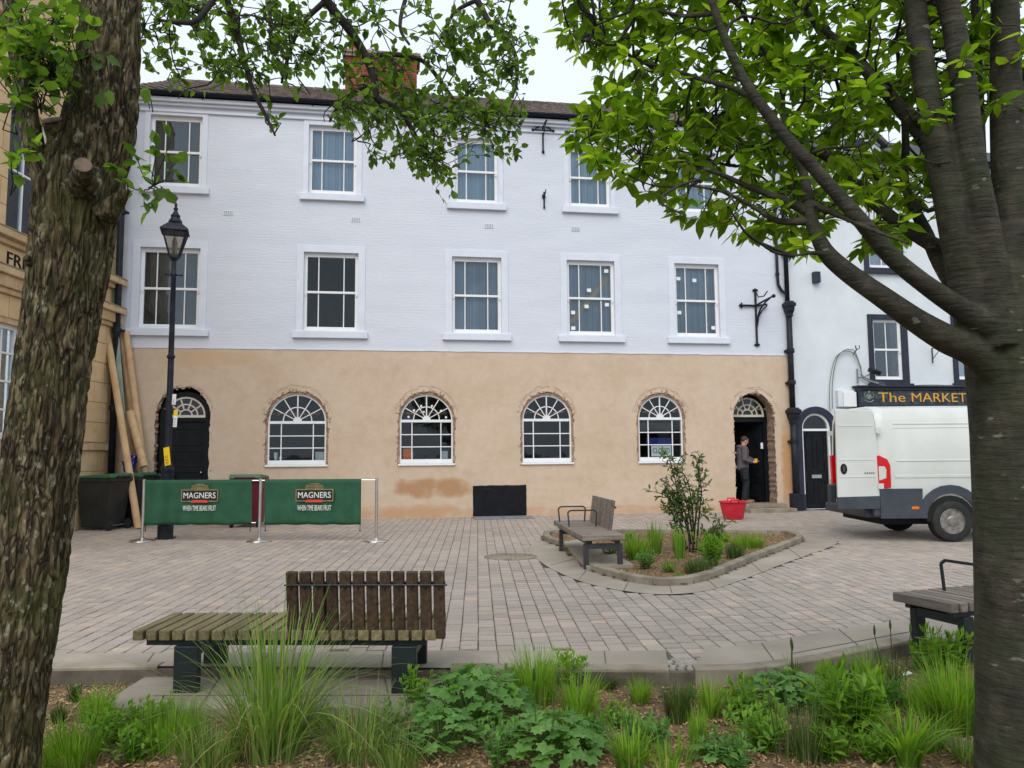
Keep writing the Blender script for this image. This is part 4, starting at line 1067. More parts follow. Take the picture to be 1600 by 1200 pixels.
# ================================================================ STREET FURNITURE
def slat_bench(name, loc, rz, L, depth, label, wood, backw, steel, back=None, back_side=1, legs=(.28,1.75), arms=(), zb=0.0, seat_z=.42, legw=.15, back_h=.40, bs=None):
    """bench whose slats lie across the seat; x along, y across; back = (x0,x1) range of the backrest on side back_side"""
    b = empty(name, loc, rz, label, 'bench')
    pitch = .0915; n = int(L/pitch); sw, th = .073, .068
    for i in range(n):
        x = (i+.5)*pitch; mb = MB(); mb.box((x-sw/2,-depth/2,seat_z-th),(x+sw/2,depth/2,seat_z)); 
        o = mb.build('seat_slat', wood, b, bevel=.006); o.location.z = random.uniform(-.002,.002)
    fr = MB()
    for s in (-1,1): fr.box((.08,s*depth*.36-.025,seat_z-th-.045),(n*pitch-.08,s*depth*.36+.025,seat_z-th-.001))
    fr.build('frame_rail', steel, b)
    for lx in legs:
        for s in (-1,1):
            mb = MB(); mb.box((lx-legw/2,s*depth*.4-.03,zb),(lx+legw/2,s*depth*.4+.03,seat_z-th-.046)); mb.build('leg', steel, b, bevel=.006)
        mb = MB(); mb.box((lx-legw/2+.005,-depth*.4+.031,seat_z-th-.11),(lx+legw/2-.005,depth*.4-.031,seat_z-th-.047)); mb.build('cross_beam', steel, b)
    if back:
        x0, x1 = back; k = int((x1-x0)/pitch); tilt = R(8)*back_side
        ks = back_side if bs is None else bs
        bb = MB(); yb_ = back_side*(depth/2-.03)
        T = Matrix.Translation((0,yb_,seat_z)) @ Matrix.Rotation(-tilt,4,'X')
        bb.box((x0+.02,-ks*.034-.01,back_h*.74),(x1-.02,-ks*.034+.01,back_h*.80),0,T)
        for q in (x0+.25,x1-.25): bb.box((q-.03,-ks*.036-.012,-.11),(q+.03,-ks*.036+.012,back_h*.8),0,T)
        bo = bb.build('backrest', steel, b)
        for i in range(k):
            x = x0+(i+.5)*pitch; mb = MB(); mb.box((x-sw/2-.001,-.022,-.06),(x+sw/2+.001,.022,back_h),0,T); mb.build('back_slat', backw, bo, bevel=.006)
            mb = MB(); mb.box((x-.006,back_side*.028-.006,back_h*.72),(x+.006,back_side*.028+.006,back_h*.8),0,T); mb.build('bolt', steel, bo)
        rod = MB(); p = T @ Vector((x0,back_side*.03,back_h*.79)); q = T @ Vector((x1,back_side*.03,back_h*.79)); rod.tube([p,q],.006,6); rod.build('rod', steel, bo)
    for ax in arms:
        mb = MB(); h = .24; y0, y1 = -depth/2+.06, depth/2-.12
        P = [(ax,y0,seat_z-.02),(ax,y0-.02,seat_z+h-.03),(ax,y0+.02,seat_z+h),(ax,y1-.02,seat_z+h),(ax,y1+.02,seat_z+h-.03),(ax,y1,seat_z-.02)]
        for a_, b_ in zip(P,P[1:]): mb.bar(a_,b_,.022,.014,up=(1,0,0))
        mb.build('armrest', steel, b)
    return b
# nearest bench (its back to the camera)
pl, prr = gnd(205,985,.36), gnd(700,985,.36)
bl = (prr-pl).length; dirb = math.atan2(prr.y-pl.y, prr.x-pl.x)
cen = pl + Vector((-math.sin(dirb),math.cos(dirb),0))*.30
slat_bench('park_bench', (cen.x,cen.y,-.066), dirb, bl, .60, 'slatted wooden bench nearest the camera, its brown backrest turned towards us', M['wood'], M['woodback'], M['steel_dk'], (bl*.49,bl), -1, (bl*.17,bl*.86), (), 0, .426, .17, .40)
# bench beside the planter
pA, pB = gnd(864,813,.45), gnd(911,838,.45)
ang = math.atan2(pB.y-pA.y, pB.x-pA.x)
e = Vector((math.cos(ang),math.sin(ang),0)); nrm = Vector((-e.y,e.x,0)); Lm = min(2.4,(pB-pA).length)
st0 = pB - e*Lm + nrm*.29; st0.z = .0
slat_bench('park_bench', st0, ang, Lm, .58, 'silver-grey slatted bench with steel armrests beside the raised planter', M['woodgrey'], M['woodgrey'], M['steel_bk'], (Lm*.12,Lm*.70), 1, (.35,Lm-.12), (Lm*.10,Lm*.45), 0, .45, .08, .42, bs=-1)
# bench at the right, behind the trunk
qA, qB = gnd(1393,925,.44), gnd(1485,944,.44)
dv = (qA-qB).normalized(); ex = Vector((-dv.y,dv.x,0)); ex = ex if ex.x > 0 else -ex
ang3 = math.atan2(ex.y, ex.x); c3 = (qA+qB)/2; 
slat_bench('park_bench', (c3.x,c3.y,0), ang3, 2.1, (qA-qB).length, 'grey slatted bench half hidden by the right trunk, on the concrete path', M['woodgrey'], M['woodgrey'], M['steel_dk'], (.9,2.1), -1, (.2,1.8), (.42,), 0, .44, .10, .4)

# ---- street lamp
lp = gnd(258,842)
lamp = empty('street_lamp', lp, R(20), 'black Victorian-style street lamp with glass lantern standing behind the green banner', 'street lamp')
mb = MB(); mb.lathe([(.14,0),(.14,.27),(.13,.3),(.115,.33),(.11,1.25),(.12,1.28),(.12,1.33),(.085,1.4),(.06,1.45)], 16); mb.build('base', M['iron'], lamp, auto=40)
mb = MB(); mb.lathe([(.062,1.4),(.055,3.4),(.075,3.42),(.075,3.46),(.052,3.48),(.046,5.0),(.06,5.02),(.06,5.06),(.045,5.08),(.045,5.3)], 14); mb.tube([(-.13,0,5.03),(.13,0,5.03)],.014,6); mb.ball((-.14,0,5.03),.025); mb.ball((.14,0,5.03),.025); mb.build('post', M['iron'], lamp, auto=40)
mb = MB(); mb.lathe([(.05,5.3),(.12,5.36),(.12,5.4)], 4, ang0=math.pi/4); 
q = [(math.cos(math.pi/4+k*math.pi/2), math.sin(math.pi/4+k*math.pi/2)) for k in range(4)]
for k in range(4): mb.bar((q[k][0]*.115,q[k][1]*.115,5.38),(q[k][0]*.30,q[k][1]*.30,5.86),.022,.022)
for k in range(4):
    a, b = q[k], q[(k+1)%4]; mb.bar((a[0]*.31,a[1]*.31,5.87),(b[0]*.31,b[1]*.31,5.87),.03,.03)
    mb.bar(((a[0]+b[0])*.058,(a[1]+b[1])*.058,5.38),((a[0]+b[0])*.152,(a[1]+b[1])*.152,5.86),.012,.012)
lant = mb.build('lantern', M['iron'], lamp)
mb = MB(); mb.lathe([(.36,5.87),(.35,5.9),(.17,6.03),(.13,6.05)], 4, ang0=math.pi/4)
mb.lathe([(.11,6.03),(.13,6.07),(.12,6.1),(.08,6.16),(.09,6.2),(.06,6.24),(.03,6.3),(.045,6.34),(.02,6.38),(.03,6.42),(.004,6.48)], 14); mb.build('lantern_cap', M['iron'], lamp, auto=35)
for k in range(4):
    a, b = q[k], q[(k+1)%4]; mb = MB(); r0, r1 = .11, .295
    vs = [(a[0]*r0,a[1]*r0,5.4),(b[0]*r0,b[1]*r0,5.4),(b[0]*r1,b[1]*r1,5.85),(a[0]*r1,a[1]*r1,5.85)]; vi = [(x*.97,y*.97,z) for x,y,z in vs]
    mb.add(vs+vi, [(0,1,2,3),(7,6,5,4)]); mb.build('pane', M['lampglass'], lant)
mb = MB(); mb.lathe([(.03,5.4),(.045,5.5),(.055,5.65),(.03,5.75)], 10); mb.build('bulb', M['paper'], lant, smooth=True)
# notices tied to the lamp post
def notice(px, py, wd, ht, mats, label, tiltv=0.0):
    p = at(px, py, lp.y-.14); o = empty('notice', p, 0, label, 'notice'); o.rotation_euler = (0,R(tiltv),R(-22))
    mb = MB(); mb.box((-wd/2,-.003,-ht/2),(wd/2,.003,ht/2)); mb.build('board', M[mats[0]], o)
    if mats[1]: mb = MB(); mb.box((-wd/2,-.006,ht*.17),(wd/2,-.0035,ht/2)); mb.build('header', M[mats[1]], o)
    mb = MB()
    for k in range(6): mb.box((-wd*.36,-.006,-ht*.42+k*ht*.085),(wd*random.uniform(.1,.36),-.0035,-ht*.42+k*ht*.085+ht*.022))
    mb.build('print_line', M['grey'] if mats[0] == 'paper' else M['dark'], o)
notice(272,624,.09,.20,('paper',None),'small white notice tied to lamp post above the yellow-topped one',4)
notice(274,654,.09,.32,('paper','yellow'),'white notice with yellow top tied to the lamp post',3)
notice(261,713,.14,.34,('yellow',None),'bent yellow notice tied low on the lamp post',-9)

# ---- banner barriers
def post(px, label):
    p = gnd(px,846); o = empty('barrier_post', p, 0, label, 'barrier post', 'steel posts carrying the green banners')
    mb = MB(); mb.lathe([(.22,0),(.22,.012),(.2,.025),(.08,.045),(.05,.06),(.03,.065)], 24); mb.build('base', M['chrome'], o, smooth=True)
    mb = MB(); mb.lathe([(.027,.05),(.027,1.08),(.03,1.08),(.03,1.12),(.015,1.125)], 14); mb.build('pole', M['chrome'], o, auto=40); return p
p1, p2, p3 = post(222,'leftmost steel barrier post, beside the wheelie bins'), post(405,'middle steel barrier post between the two green banners'), post(588,'rightmost steel barrier post, standing free of the wall')
def banner(a, b, label, x0f, x1f):
    d = b-a; L = d.length; rz = math.atan2(d.y,d.x); o = empty('barrier_banner', a, rz, label, 'banner')
    mb = MB(); mb.tube([(.02,0,1.09),(L-.02,0,1.09)],.012,8); mb.build('top_rail', M['chrome'], o)
    x0, x1 = L*x0f, L*x1f; nx, nz = 70, 12; mb = MB(); vs = []
    W = lambda x, t: (.018*math.sin(x*9+1.3*a.x)+.012*math.sin(x*23+a.x)+.02*noise.noise((x*2.5,t,a.x)))*(.25+.75*t)
    for j in range(nz+1):
        t = j/nz
        for i in range(nx+1):
            x = x0+(x1-x0)*i/nx; vs.append((x, W(x,t)-.022*(1-t)**3-.004, 1.112-.807*t-.012*abs(math.sin(x*7))*t))
    F = [(j*(nx+1)+i,(j+1)*(nx+1)+i,(j+1)*(nx+1)+i+1,j*(nx+1)+i+1) for j in range(nz) for i in range(nx)]
    mb.add(vs, F); cl = mb.build('cloth', M['banner'], o, smooth=True)
    s_ = cl.modifiers.new('thick','SOLIDIFY'); s_.thickness = .004
    mb = MB(); mb.box((x0+.03,-.012,.33),(x1-.03,.012,.335)); mb.build('hem_rail', M['banner'], cl)
    for xx in (x0+.02,x1-.02): 
        mb = MB(); mb.tube([(xx,.0,.32),(xx,.0,.2)],.006,6); mb.ball((xx,0,.19),.014); mb.build('toggle', M['dark'], o)
    xc = (x0+x1)/2+.02*L; yo = -.045
    mb = MB(); mb.prism(rectp(xc-.33,xc+.33,.73,.92), yo, yo+.004)
    ringface(mb, rectp(xc-.345,xc+.345,.715,.935), rectp(xc-.33,xc+.33,.73,.92), yo, yo+.003, 1)
    lg = mb.build('logo_panel', [M['bannerblack'],M['bannergold']], o)
    text_mesh('lettering', 'MAGNERS', .60, .105, M['bannerwhite'], lg, (xc,yo-.003,.83), .002)
    mb = MB(); mb.prism([(xc-.16,.70),(xc+.16,.70),(xc+.14,.745),(xc-.14,.745)], yo-.006, yo-.001); mb.build('logo_ribbon', M['red'], lg)
    mb = MB()
    for k, ww in enumerate((.17,.16,.15,.09)): mb.box((xc-ww,yo,.945+k*.026),(xc+ww,yo+.003,.958+k*.026))
    mb.build('logo_crest', M['bannergold'], lg)
    text_mesh('lettering', 'WHEN TIME BEARS FRUIT', .62, .095, M['bannerwhite'], lg, (xc,yo,.60), .002)
banner(p1, p2, 'left green banner with black and white logo, in front of lamp post base', .015, .93)
banner(p2, p3, 'right green banner with black and white logo, in front of plain tan wall', .04, .87)

# ---- wheelie bins
def wheelie(loc, rz, body, lid, label, h=1.1):
    o = empty('wheelie_bin', loc, rz, label, 'wheelie bin'); k = h/1.07
    w0, w1, d0, d1 = .24*k, .29*k, .27*k, .36*k; mb = MB()
    vs = []
    for (ww,dd,z) in ((w0,d0,.06),(w0+.005,d0+.005,.1),(w1,d1,.9*k),(w1+.025,d1+.025,.905*k),(w1+.025,d1+.025,.97*k)):
        for x,y in ((-1,-1),(1,-1),(1,1),(-1,1)): vs.append((x*ww, y*dd, z))
    fs = [(3,2,1,0)]+[(i*4+j,i*4+(j+1)%4,(i+1)*4+(j+1)%4,(i+1)*4+j) for i in range(4) for j in range(4)]
    mb.add(vs, fs); 
    for s in (-1,1): mb.box((s*w0*1.0-.012,-.03,.15),(s*w0*1.0+.012,.03,.8*k),0,Matrix.Rotation(s*R(3),4,'Y'))
    mb.build('body', body, o, bevel=.025)
    mb = MB(); mb.add([(-w1-.03,-d1-.05,.975*k),(w1+.03,-d1-.05,.975*k),(w1+.03,d1+.04,.975*k),(-w1-.03,d1+.04,.975*k),(-w1-.02,-d1-.03,1.01*k),(w1+.02,-d1-.03,1.01*k),(w1+.02,d1,1.06*k),(-w1-.02,d1,1.06*k)],
        [(0,3,2,1),(4,5,6,7),(0,1,5,4),(1,2,6,5),(2,3,7,6),(3,0,4,7)]); lo = mb.build('lid', lid, o, bevel=.02)
    mb = MB(); mb.tube([(-.2,d1+.09,1.0*k),(.2,d1+.09,1.0*k)],.017,8); 
    for s in (-1,1): mb.tube([(s*.2,d1+.09,1.0*k),(s*.2,d1,.98*k)],.017,8)
    mb.build('handle', body, o)
    mb = MB(); mb.tube([(-w0-.03,d0+.06,.1),(w0+.03,d0+.06,.1)],.012,8); mb.build('axle', M['chrome'], o)
    for s in (-1,1):
        T = Matrix.Translation((s*(w0+.02),d0+.06,.105)) @ Matrix.Rotation(math.pi/2,4,'Y')
        mb = MB(); mb.lathe([(.06,-.028),(.1,-.028),(.105,-.015),(.105,.015),(.1,.028),(.06,.028)], 20, T=T); wh = mb.build('wheel', M['rubber'], o, auto=40)
        mb = MB(); mb.lathe([(.03,-.034),(.062,-.03),(.062,.03),(.03,.034)], 14, T=T); mb.build('hub', body, wh)
    return o
bp = gnd(148,829)
wheelie((bp.x+.03,bp.y+.25,0), R(-100), M['bin_bk'], M['bin_gn'], 'nearest black wheelie bin with green lid, frontmost of the row by the trunk', 1.2)
wheelie((bp.x+.22,bp.y+1.0,0), R(-96), M['bin_bk'], M['bin_gn'], 'middle black wheelie bin with green lid, blue buckets standing on its lid', 1.2)
wheelie((bp.x+.38,bp.y+1.62,0), R(-94), M['bin_bk'], M['bin_bk'], 'rearmost black wheelie bin, closest to the cardboard tubes', 1.17)
mp_ = gnd(381,824)
wheelie((mp_.x,mp_.y+.3,0), R(186), M['bin_mr'], M['bin_gn'], 'maroon wheelie bin with green lid standing behind the green banners', 1.15)
# buckets on the lid
tb_ = Vector((bp.x+.2,bp.y+1.0,1.19))
for k,(dx,dz,label) in enumerate(((-.02,.0,'dark blue bucket, lower of the two nested on a bin lid'),(.0,.14,'dark blue bucket, upper of the two nested on a bin lid'))):
    mb = MB(); mb.lathe([(.11,0),(.15,.22),(.165,.22),(.165,.25),(.145,.25),(.105,.03)], 20, (tb_.x+dx,tb_.y,tb_.z+dz)); o = mb.build('bucket', M['blue'], None, auto=40); tag(o, label, 'bucket', 'blue buckets on the bin')
    mb = MB(); c = (tb_.x+dx,tb_.y,tb_.z+dz+.22); mb.tube([(c[0]+.17*math.cos(a),c[1]-.17*math.sin(a)*.3-.16,c[2]-.1*math.sin(a)) for a in [math.pi*i/8 for i in range(9)]],.005,5); mb.build('bucket_handle', M['chrome'], o)
# ---- tubes and board leaning in the corner
def leaning(name, a, b, r, mat, label, cat, group=None, hollow=True):
    mb = MB(); d = (b-a).normalized(); mb.tube([a,b],r,18)
    o = mb.build(name, mat, None, auto=50); tag(o, label, cat, group)
    if hollow: mb = MB(); mb.tube([b-d*.02,b+d*.003],r*.82,16); mb.build('tube_opening', M['cardin'], o)
    return o
gt = 'cardboard tubes leaning in the corner'
leaning('cardboard_tube', at(216,828,17.2).lerp(gnd(216,826),1), at(167,517,17.55), .075, M['card'], 'longest cardboard tube leaning left across the corner downpipe', 'cardboard tube', gt)
leaning('cardboard_tube', gnd(228,818), at(188,515,17.75), .07, M['card'], 'cardboard tube half hidden behind the green board', 'cardboard tube', gt)
leaning('cardboard_tube', gnd(236,820), at(197,518,17.72), .075, M['card'], 'rightmost tall cardboard tube leaning against the rendered wall', 'cardboard tube', gt)
kr = leaning('paper_roll', at(225,729,17.3), at(203,643,17.45), .085, M['card'], 'short crumpled kraft paper roll wedged between the tubes', 'paper roll', None, False)
mb = MB(); a, b = at(225,729,17.3), at(203,643,17.45)
mb.tube([a.lerp(b,t/60)+Vector((.088*math.cos(t*.55),.088*math.sin(t*.55),0)) for t in range(61)],.012,5); mb.build('paper_wrap', M['card'], kr)
mb = MB(); mb.bar(gnd(205,822), at(177,452,17.6), .10, .03, up=(0,1,0)); o = mb.build('timber_board', M['greenboard'], None, bevel=.004); tag(o, 'tall pale green board leaning beside the corner downpipe', 'board')
# ---- red tub
tp = gnd(1146,811)
mb = MB(); mb.lathe([(.20,0),(.23,.04),(.30,.38),(.325,.385),(.325,.41),(.295,.41),(.22,.05)], 28, tp); tub = mb.build('rubber_tub', M['tub'], None, auto=40); tag(tub, 'bright red rubber builder\'s tub standing by the doorway steps', 'tub')
for s in (-1,1):
    mb = MB(); mb.tube([(tp.x+s*.05-.1,tp.y+s*.31-.0,.38),(tp.x+s*.05-.08,tp.y+s*.32,.46),(tp.x+s*.05+.08,tp.y+s*.32,.46),(tp.x+s*.05+.1,tp.y+s*.31,.38)],.018,8); mb.build('tub_handle', M['tub'], tub, smooth=True)
# ---- litter
lt = gnd(1412,1058,-.08); mb = MB(); random.seed(4)
vs = [(lt.x+i*.02+random.uniform(-.005,.005), lt.y+j*.022, lt.z+.02+random.uniform(-.008,.012)) for j in range(3) for i in range(4)]
mb.add(vs, [(j*4+i,j*4+i+1,(j+1)*4+i+1,(j+1)*4+i) for j in range(2) for i in range(3)]); o = mb.build('paper_scrap', M['paper']); s_ = o.modifiers.new('t','SOLIDIFY'); s_.thickness = .002; tag(o, 'crumpled scrap of white paper lying among bed plants', 'litter')

# ================================================================ VAN
va = gnd(1371,838); 
van = empty('delivery_van', (6.24,13.22,0), R(-1.2), 'white high-roofed delivery van parked outside the pub, rear door open', 'van')
sec = [(.06,.42),(.0,.55),(-.02,1.0),(-.02,1.45),(.01,1.75),(.06,2.05),(.11,2.2),(.19,2.28),(.34,2.32),(.65,2.34)]
full = sec+[(2.0-y,z) for y,z in reversed(sec)]
def vansec(x, f=lambda y,z: (y,z), dx=lambda z: 0): return [(x+dx(z), *f(y,z)) for y,z in full]
stations = [vansec(0.0, lambda y,z: (1+(y-1)*.965, z if z<2.2 else z-.03), lambda z: .05*max(0,(z-1.2))/1.1), vansec(.08, dx=lambda z: .05*max(0,(z-1.2))/1.1), vansec(.2), vansec(1.2), vansec(2.4), vansec(3.6)]
def cap(z, zm): return min(z, zm)
for x, zm, sq in ((3.9,2.3,1),(4.2,2.05,.97),(4.55,1.65,.94),(4.85,1.28,.92),(5.15,1.12,.9),(5.35,.9,.86),(5.42,.6,.82)):
    stations.append([(x, 1+(y-1)*sq, cap(z,zm)) for y,z in full])
mb = MB(); n = len(full); vs = [p for s_ in stations for p in s_]
fs = [((i)*n+j,(i)*n+(j+1)%n,(i+1)*n+(j+1)%n,(i+1)*n+j) for i in range(len(stations)-1) for j in range(n)]
fs = [f for f in fs]
fs.append(tuple((len(stations)-1)*n+j for j in range(n)))
mb.add(vs, [f[::-1] for f in fs])
body = mb.build('body', M['van'], van, auto=28)
# inner load space
mb = MB(); ins = [(1+(y-1)*.94, .62 if z < .62 else (z if z < 2.1 else z-.06)) for y,z in full]
vs = [(x,y,z) for x in (.03,3.2) for y,z in ins]; vs += stations[0]
fs = [(j,(j+1)%n,n+(j+1)%n,n+j) for j in range(n)]+[tuple(n+j for j in range(n))]
mb.add(vs, fs); mb.build('load_space', M['vanint'], van)
mb = MB(); outl = [(p[1],p[2]) for p in stations[0]]
vs = [(p[0]-.0,p[1],p[2]) for p in stations[0]]+[(.03,y,z) for y,z in ins]
mb.add(vs, [(j,(j+1)%n,n+(j+1)%n,n+j) for j in range(n)]); mb.build('door_aperture', M['van'], van)
# lower cladding, bumper
WX, WR = 1.19, .345
mb = MB()
arch = [(WX+.50*math.cos(math.pi*k/12), .36+.50*math.sin(math.pi*k/12)) for k in range(13)]
mb.prism([(.0,.40),(.0,.90),(.72,.90)]+[(WX+.56*math.cos(a), .38+.58*math.sin(a)) for a in [math.pi*(1-k/12) for k in range(2,13)]]+[(WX+.56,.38),(WX+.42,.38)]+[(WX+.42*math.cos(math.pi*k/12), .38+.44*math.sin(math.pi*k/12)) for k in range(13)]+[(WX-.42,.40)], -.055, .05)
mb.prism([(WX+.6,.40),(WX+.6,.72),(3.3,.72),(3.3,.4)], -.04, .05)
mb.build('side_cladding', M['vanplast'], van, bevel=.015)
mb = MB(); mb.prism([(WX+.41*math.cos(math.pi*k/12), .36+.42*math.sin(math.pi*k/12)) for k in range(13)]+[(WX-.41,.34),(WX+.41,.34)], -.03, .35); mb.build('wheel_well', M['dark'], van)
mb = MB(); mb.box((-.10,-.03,.42),(.03,.12,.9)); mb.box((-.1,1.88,.42),(.03,2.03,.9)); mb.box((-.2,.1,.40),(.03,1.9,.56)); mb.build('rear_bumper', M['vanplast'], van, bevel=.03)
mb = MB(); mb.box((.1,.2,.28),(3.2,1.8,.44)); mb.build('chassis', M['dark'], van)
# pressed lines on the side
mb = MB()
for (x0,x1,z,h) in ((.32,3.2,1.99,.03),(.32,3.2,1.93,.012),(.32,3.3,1.36,.025),(.28,3.3,1.08,.05)):
    yv = -.022 if z < 1.5 else .01+(z-1.75)*.17-.0
    mb.box((x0,yv-.008,z),(x1,yv+.03,z+h))
mb.build('pressed_line', M['van'], body, bevel=.006)
# lights
def tail(y0, y1, side):
    mb = MB(); mb.prism([(-.012,.9),(.2,.92),(.205,1.3),(.16,1.40),(.02,1.47),(-.02,1.46)], y0, y1); o = mb.build('tail_light', M['lampred'], van, bevel=.012)
    mb = MB(); s = -1 if side < 0 else 1; ya = y0 if side < 0 else y1
    mb.prism([(.0,1.04),(.12,1.08),(.13,1.22),(.1,1.28),(.0,1.28)], ya+s*.004, ya-s*.02); mb.build('reversing_lens', M['lampclear'], o)
tail(-.045,.05,-1); tail(1.95,2.045,1)
mb = MB(); mb.box((.52,-.063,.555),(.64,-.05,.60)); mb.build('side_marker', M['orange'], van)
# open rear doors, swung out in line with the sides
def vdoor(y, side, ang_):
    T = Matrix.Translation((.03,y,0)) @ Matrix.Rotation(R(ang_),4,'Z')
    out = [(-.02,.60),(-.02,1.45),(-.035,1.8),(-.06,2.1),(-.10,2.24),(-.66,2.27),(-.70,2.25),(-.72,.58)]
    mb = MB(); mb.prism(out, -.03, .03); mb.v = [tuple(T @ Vector(v)) for v in mb.v]; o = mb.build('rear_door', M['van'], van, bevel=.012)
    mb = MB(); mb.prism([(-.03,.56),(-.03,.78),(-.725,.76),(-.725,.56)], -.045, .02); mb.v = [tuple(T @ Vector(v)) for v in mb.v]; mb.build('door_cladding', M['vanplast'], o, bevel=.008)
    mb = MB()
    for z,h in ((1.96,.03),(1.38,.03),(1.09,.03)): mb.box((-.68,-.036,z),(-.08,-.02,z+h),0,T)
    mb.build('pressed_line', M['van'], o, bevel=.005)
    mb = MB(); mb.prism([(-.60+.055*math.cos(a),1.24+.09*math.sin(a)) for a in [2*math.pi*k/16 for k in range(16)]], -.042, -.02); mb.v = [tuple(T @ Vector(v)) for v in mb.v]; h = mb.build('handle', M['dark'], o)
    mb = MB(); mb.box((-.62,-.055,1.19),(-.585,-.043,1.29),0,T); mb.build('grip', M['vanplast'], h)
    if side < 0:
        mb = MB()
        for k in range(5): mb.box((-.26+k*.034,-.034,1.155),(-.235+k*.034,-.0305,1.18),0,T)
        mb.build('badge', M['grey'], o)
    mb = MB()
    for z in (.9,1.85): mb = MB(); mb.box((-.05,-.05,z),(.04,-.02,z+.09),0,T); mb.build('hinge', M['van'], o)
vdoor(-.01,-1,-4); vdoor(2.075,1,181)
# wheels
def vwheel(x, y, s):
    T = Matrix.Translation((x,y,WR)) @ Matrix.Rotation(s*math.pi/2,4,'X')
    mb = MB(); mb.lathe([(.21,-.11),(.29,-.115),(.33,-.10),(.345,-.07),(.345,.07),(.33,.10),(.29,.115),(.22,.11),(.21,.06)], 36, T=T); wh = mb.build('wheel', M['rubber'], van, auto=35)
    mb = MB(); mb.lathe([(.205,.085),(.215,.10),(.205,.105),(.19,.07),(.17,.05),(.13,.055),(.12,.075),(.09,.085),(.075,.10),(.04,.105)], 28, T=T); rm = mb.build('rim', M['rim'], wh, auto=35)
    mb = MB()
    for k in range(10): a = 2*math.pi*k/10; mb.ball(T @ Vector((.152*math.cos(a),.152*math.sin(a),.055)), .022, 8, 5)
    mb.build('rim_hole', M['dark'], rm)
    mb = MB()
    for k in range(5): a = 2*math.pi*k/5; mb.ball(T @ Vector((.062*math.cos(a),.062*math.sin(a),.098)), .012, 6, 4)
    mb.build('wheel_nut', M['rim'], rm)
vwheel(WX,.035,1); vwheel(WX,1.92,-1); vwheel(4.6,.12,1); vwheel(4.6,1.88,-1)
# cab glass on the far (front) end
mb = MB(); mb.prism([(3.75,1.3),(4.75,1.3),(4.25,1.98),(3.75,2.02)], -.035, .03); mb.build('cab_window', M['dark'], van)
mb = MB(); mb.box((.05,.3,.63),(.35,.9,1.0)); mb.build('bulkhead_box', M['yellow'], van)

# ================================================================ PERSON
pf = FMAT @ Vector((5.93,.20,.2))
man = empty('person', pf, FT, 'person in charcoal hoodie and dark work trousers standing in the right doorway', 'person')
def remesh(o, vox=.014, it=4):
    m = o.modifiers.new('r','REMESH'); m.mode = 'VOXEL'; m.voxel_size = vox; m.use_smooth_shade = True
    s_ = o.modifiers.new('s','SMOOTH'); s_.factor = .5; s_.iterations = it
K = lambda pts, rad, n=10: (pts, rad, n)
hipR, hipL = Vector((0,-.09,.93)), Vector((0,.09,.93))
kneR, kneL = Vector((.06,-.1,.5)), Vector((.14,.11,.51)); ankR, ankL = Vector((-.02,-.1,.09)), Vector((.16,.12,.09))
sR, sL = Vector((.0,-.2,1.43)), Vector((.04,.19,1.43)); eR, eL = Vector((-.04,-.25,1.14)), Vector((.22,.22,1.2)); wR, wL = Vector((.2,-.2,1.07)), Vector((.44,.18,1.10))
head = Vector((.10,0,1.63))
def hand(mb, wp, d, up):
    d = d.normalized(); up = up.normalized(); sd_ = d.cross(up).normalized(); p = wp + d*.05
    mb.ball(p, (.045,.03,.035), 10, 7)
    for k in range(4):
        f0 = p + d*.03 + sd_*(-.024+.016*k); L = (.05,.06,.057,.045)[k]
        mb.tube([f0, f0+d*L*.6-up*.008, f0+d*L-up*.03], [.010,.009,.007], 6)
    t0 = p + sd_*-.035; mb.tube([t0, t0-sd_*.015+d*.02, t0-sd_*.008+d*.05], [.011,.010,.008], 6)
mb = MB()
mb.tube([(.02,0,.95),(.03,0,1.15),(.03,0,1.4),(.03,0,1.46)],[.12,.12,.13,.08],12)
mb.tube([(.03,0,1.42),(.06,0,1.52),(.08,0,1.58)],[.06,.055,.055],10)
Th = Matrix.Rotation(R(22),3,'Y')
mb.ball(head, (.098,.075,.118), 14, 10, T=Th)
mb.ball(head+Th @ Vector((.035,0,-.065)), (.06,.055,.06), 10, 8)      # jaw
mb.ball(head+Th @ Vector((.10,0,-.01)), (.022,.014,.026), 8, 6)       # nose
for s in (-1,1): mb.ball(head+Th @ Vector((-.005,s*.075,-.01)), (.02,.012,.032), 8, 6)
for h_,k_,a_ in ((hipR,kneR,ankR),(hipL,kneL,ankL)): mb.tube([h_,h_.lerp(k_,.5),k_,k_.lerp(a_,.4),a_],[.08,.07,.055,.055,.04],10)
for s_,e_,w__ in ((sR,eR,wR),(sL,eL,wL)): mb.tube([s_,s_.lerp(e_,.5),e_,e_.lerp(w__,.5),w__],[.055,.05,.042,.04,.03],10); mb.tube([Vector((.03,0,1.42)),s_],[.06,.055],10)
hand(mb, wR, Vector((1,.1,.0)), Vector((0,0,1))); hand(mb, wL, Vector((1,-.05,.0)), Vector((0,.2,1)))
bd = mb.build('body', M['skin'], man); remesh(bd, .009, 2)
mb = MB()
for s in (-1,1): mb.ball(head+Th @ Vector((.083,s*.03,.012)), (.01,.013,.008), 8, 5)
mb.ball(head+Th @ Vector((.088,0,-.062)), (.01,.022,.006), 8, 5); mb.build('eye', M['hair'], man)
mb = MB(); mb.ball(head+Th @ Vector((-.022,0,.025)), (.098,.084,.105), 14, 10, T=Th); hh = mb.build('hair', M['hair'], man); remesh(hh, .012, 2)
mb = MB(); mb.tube([(.0,0,.86),(.01,0,.95),(.02,0,1.1),(.02,0,1.28),(.03,0,1.40),(.04,0,1.47),(.05,0,1.51)],[.165,.17,.165,.175,.17,.11,.085],14)
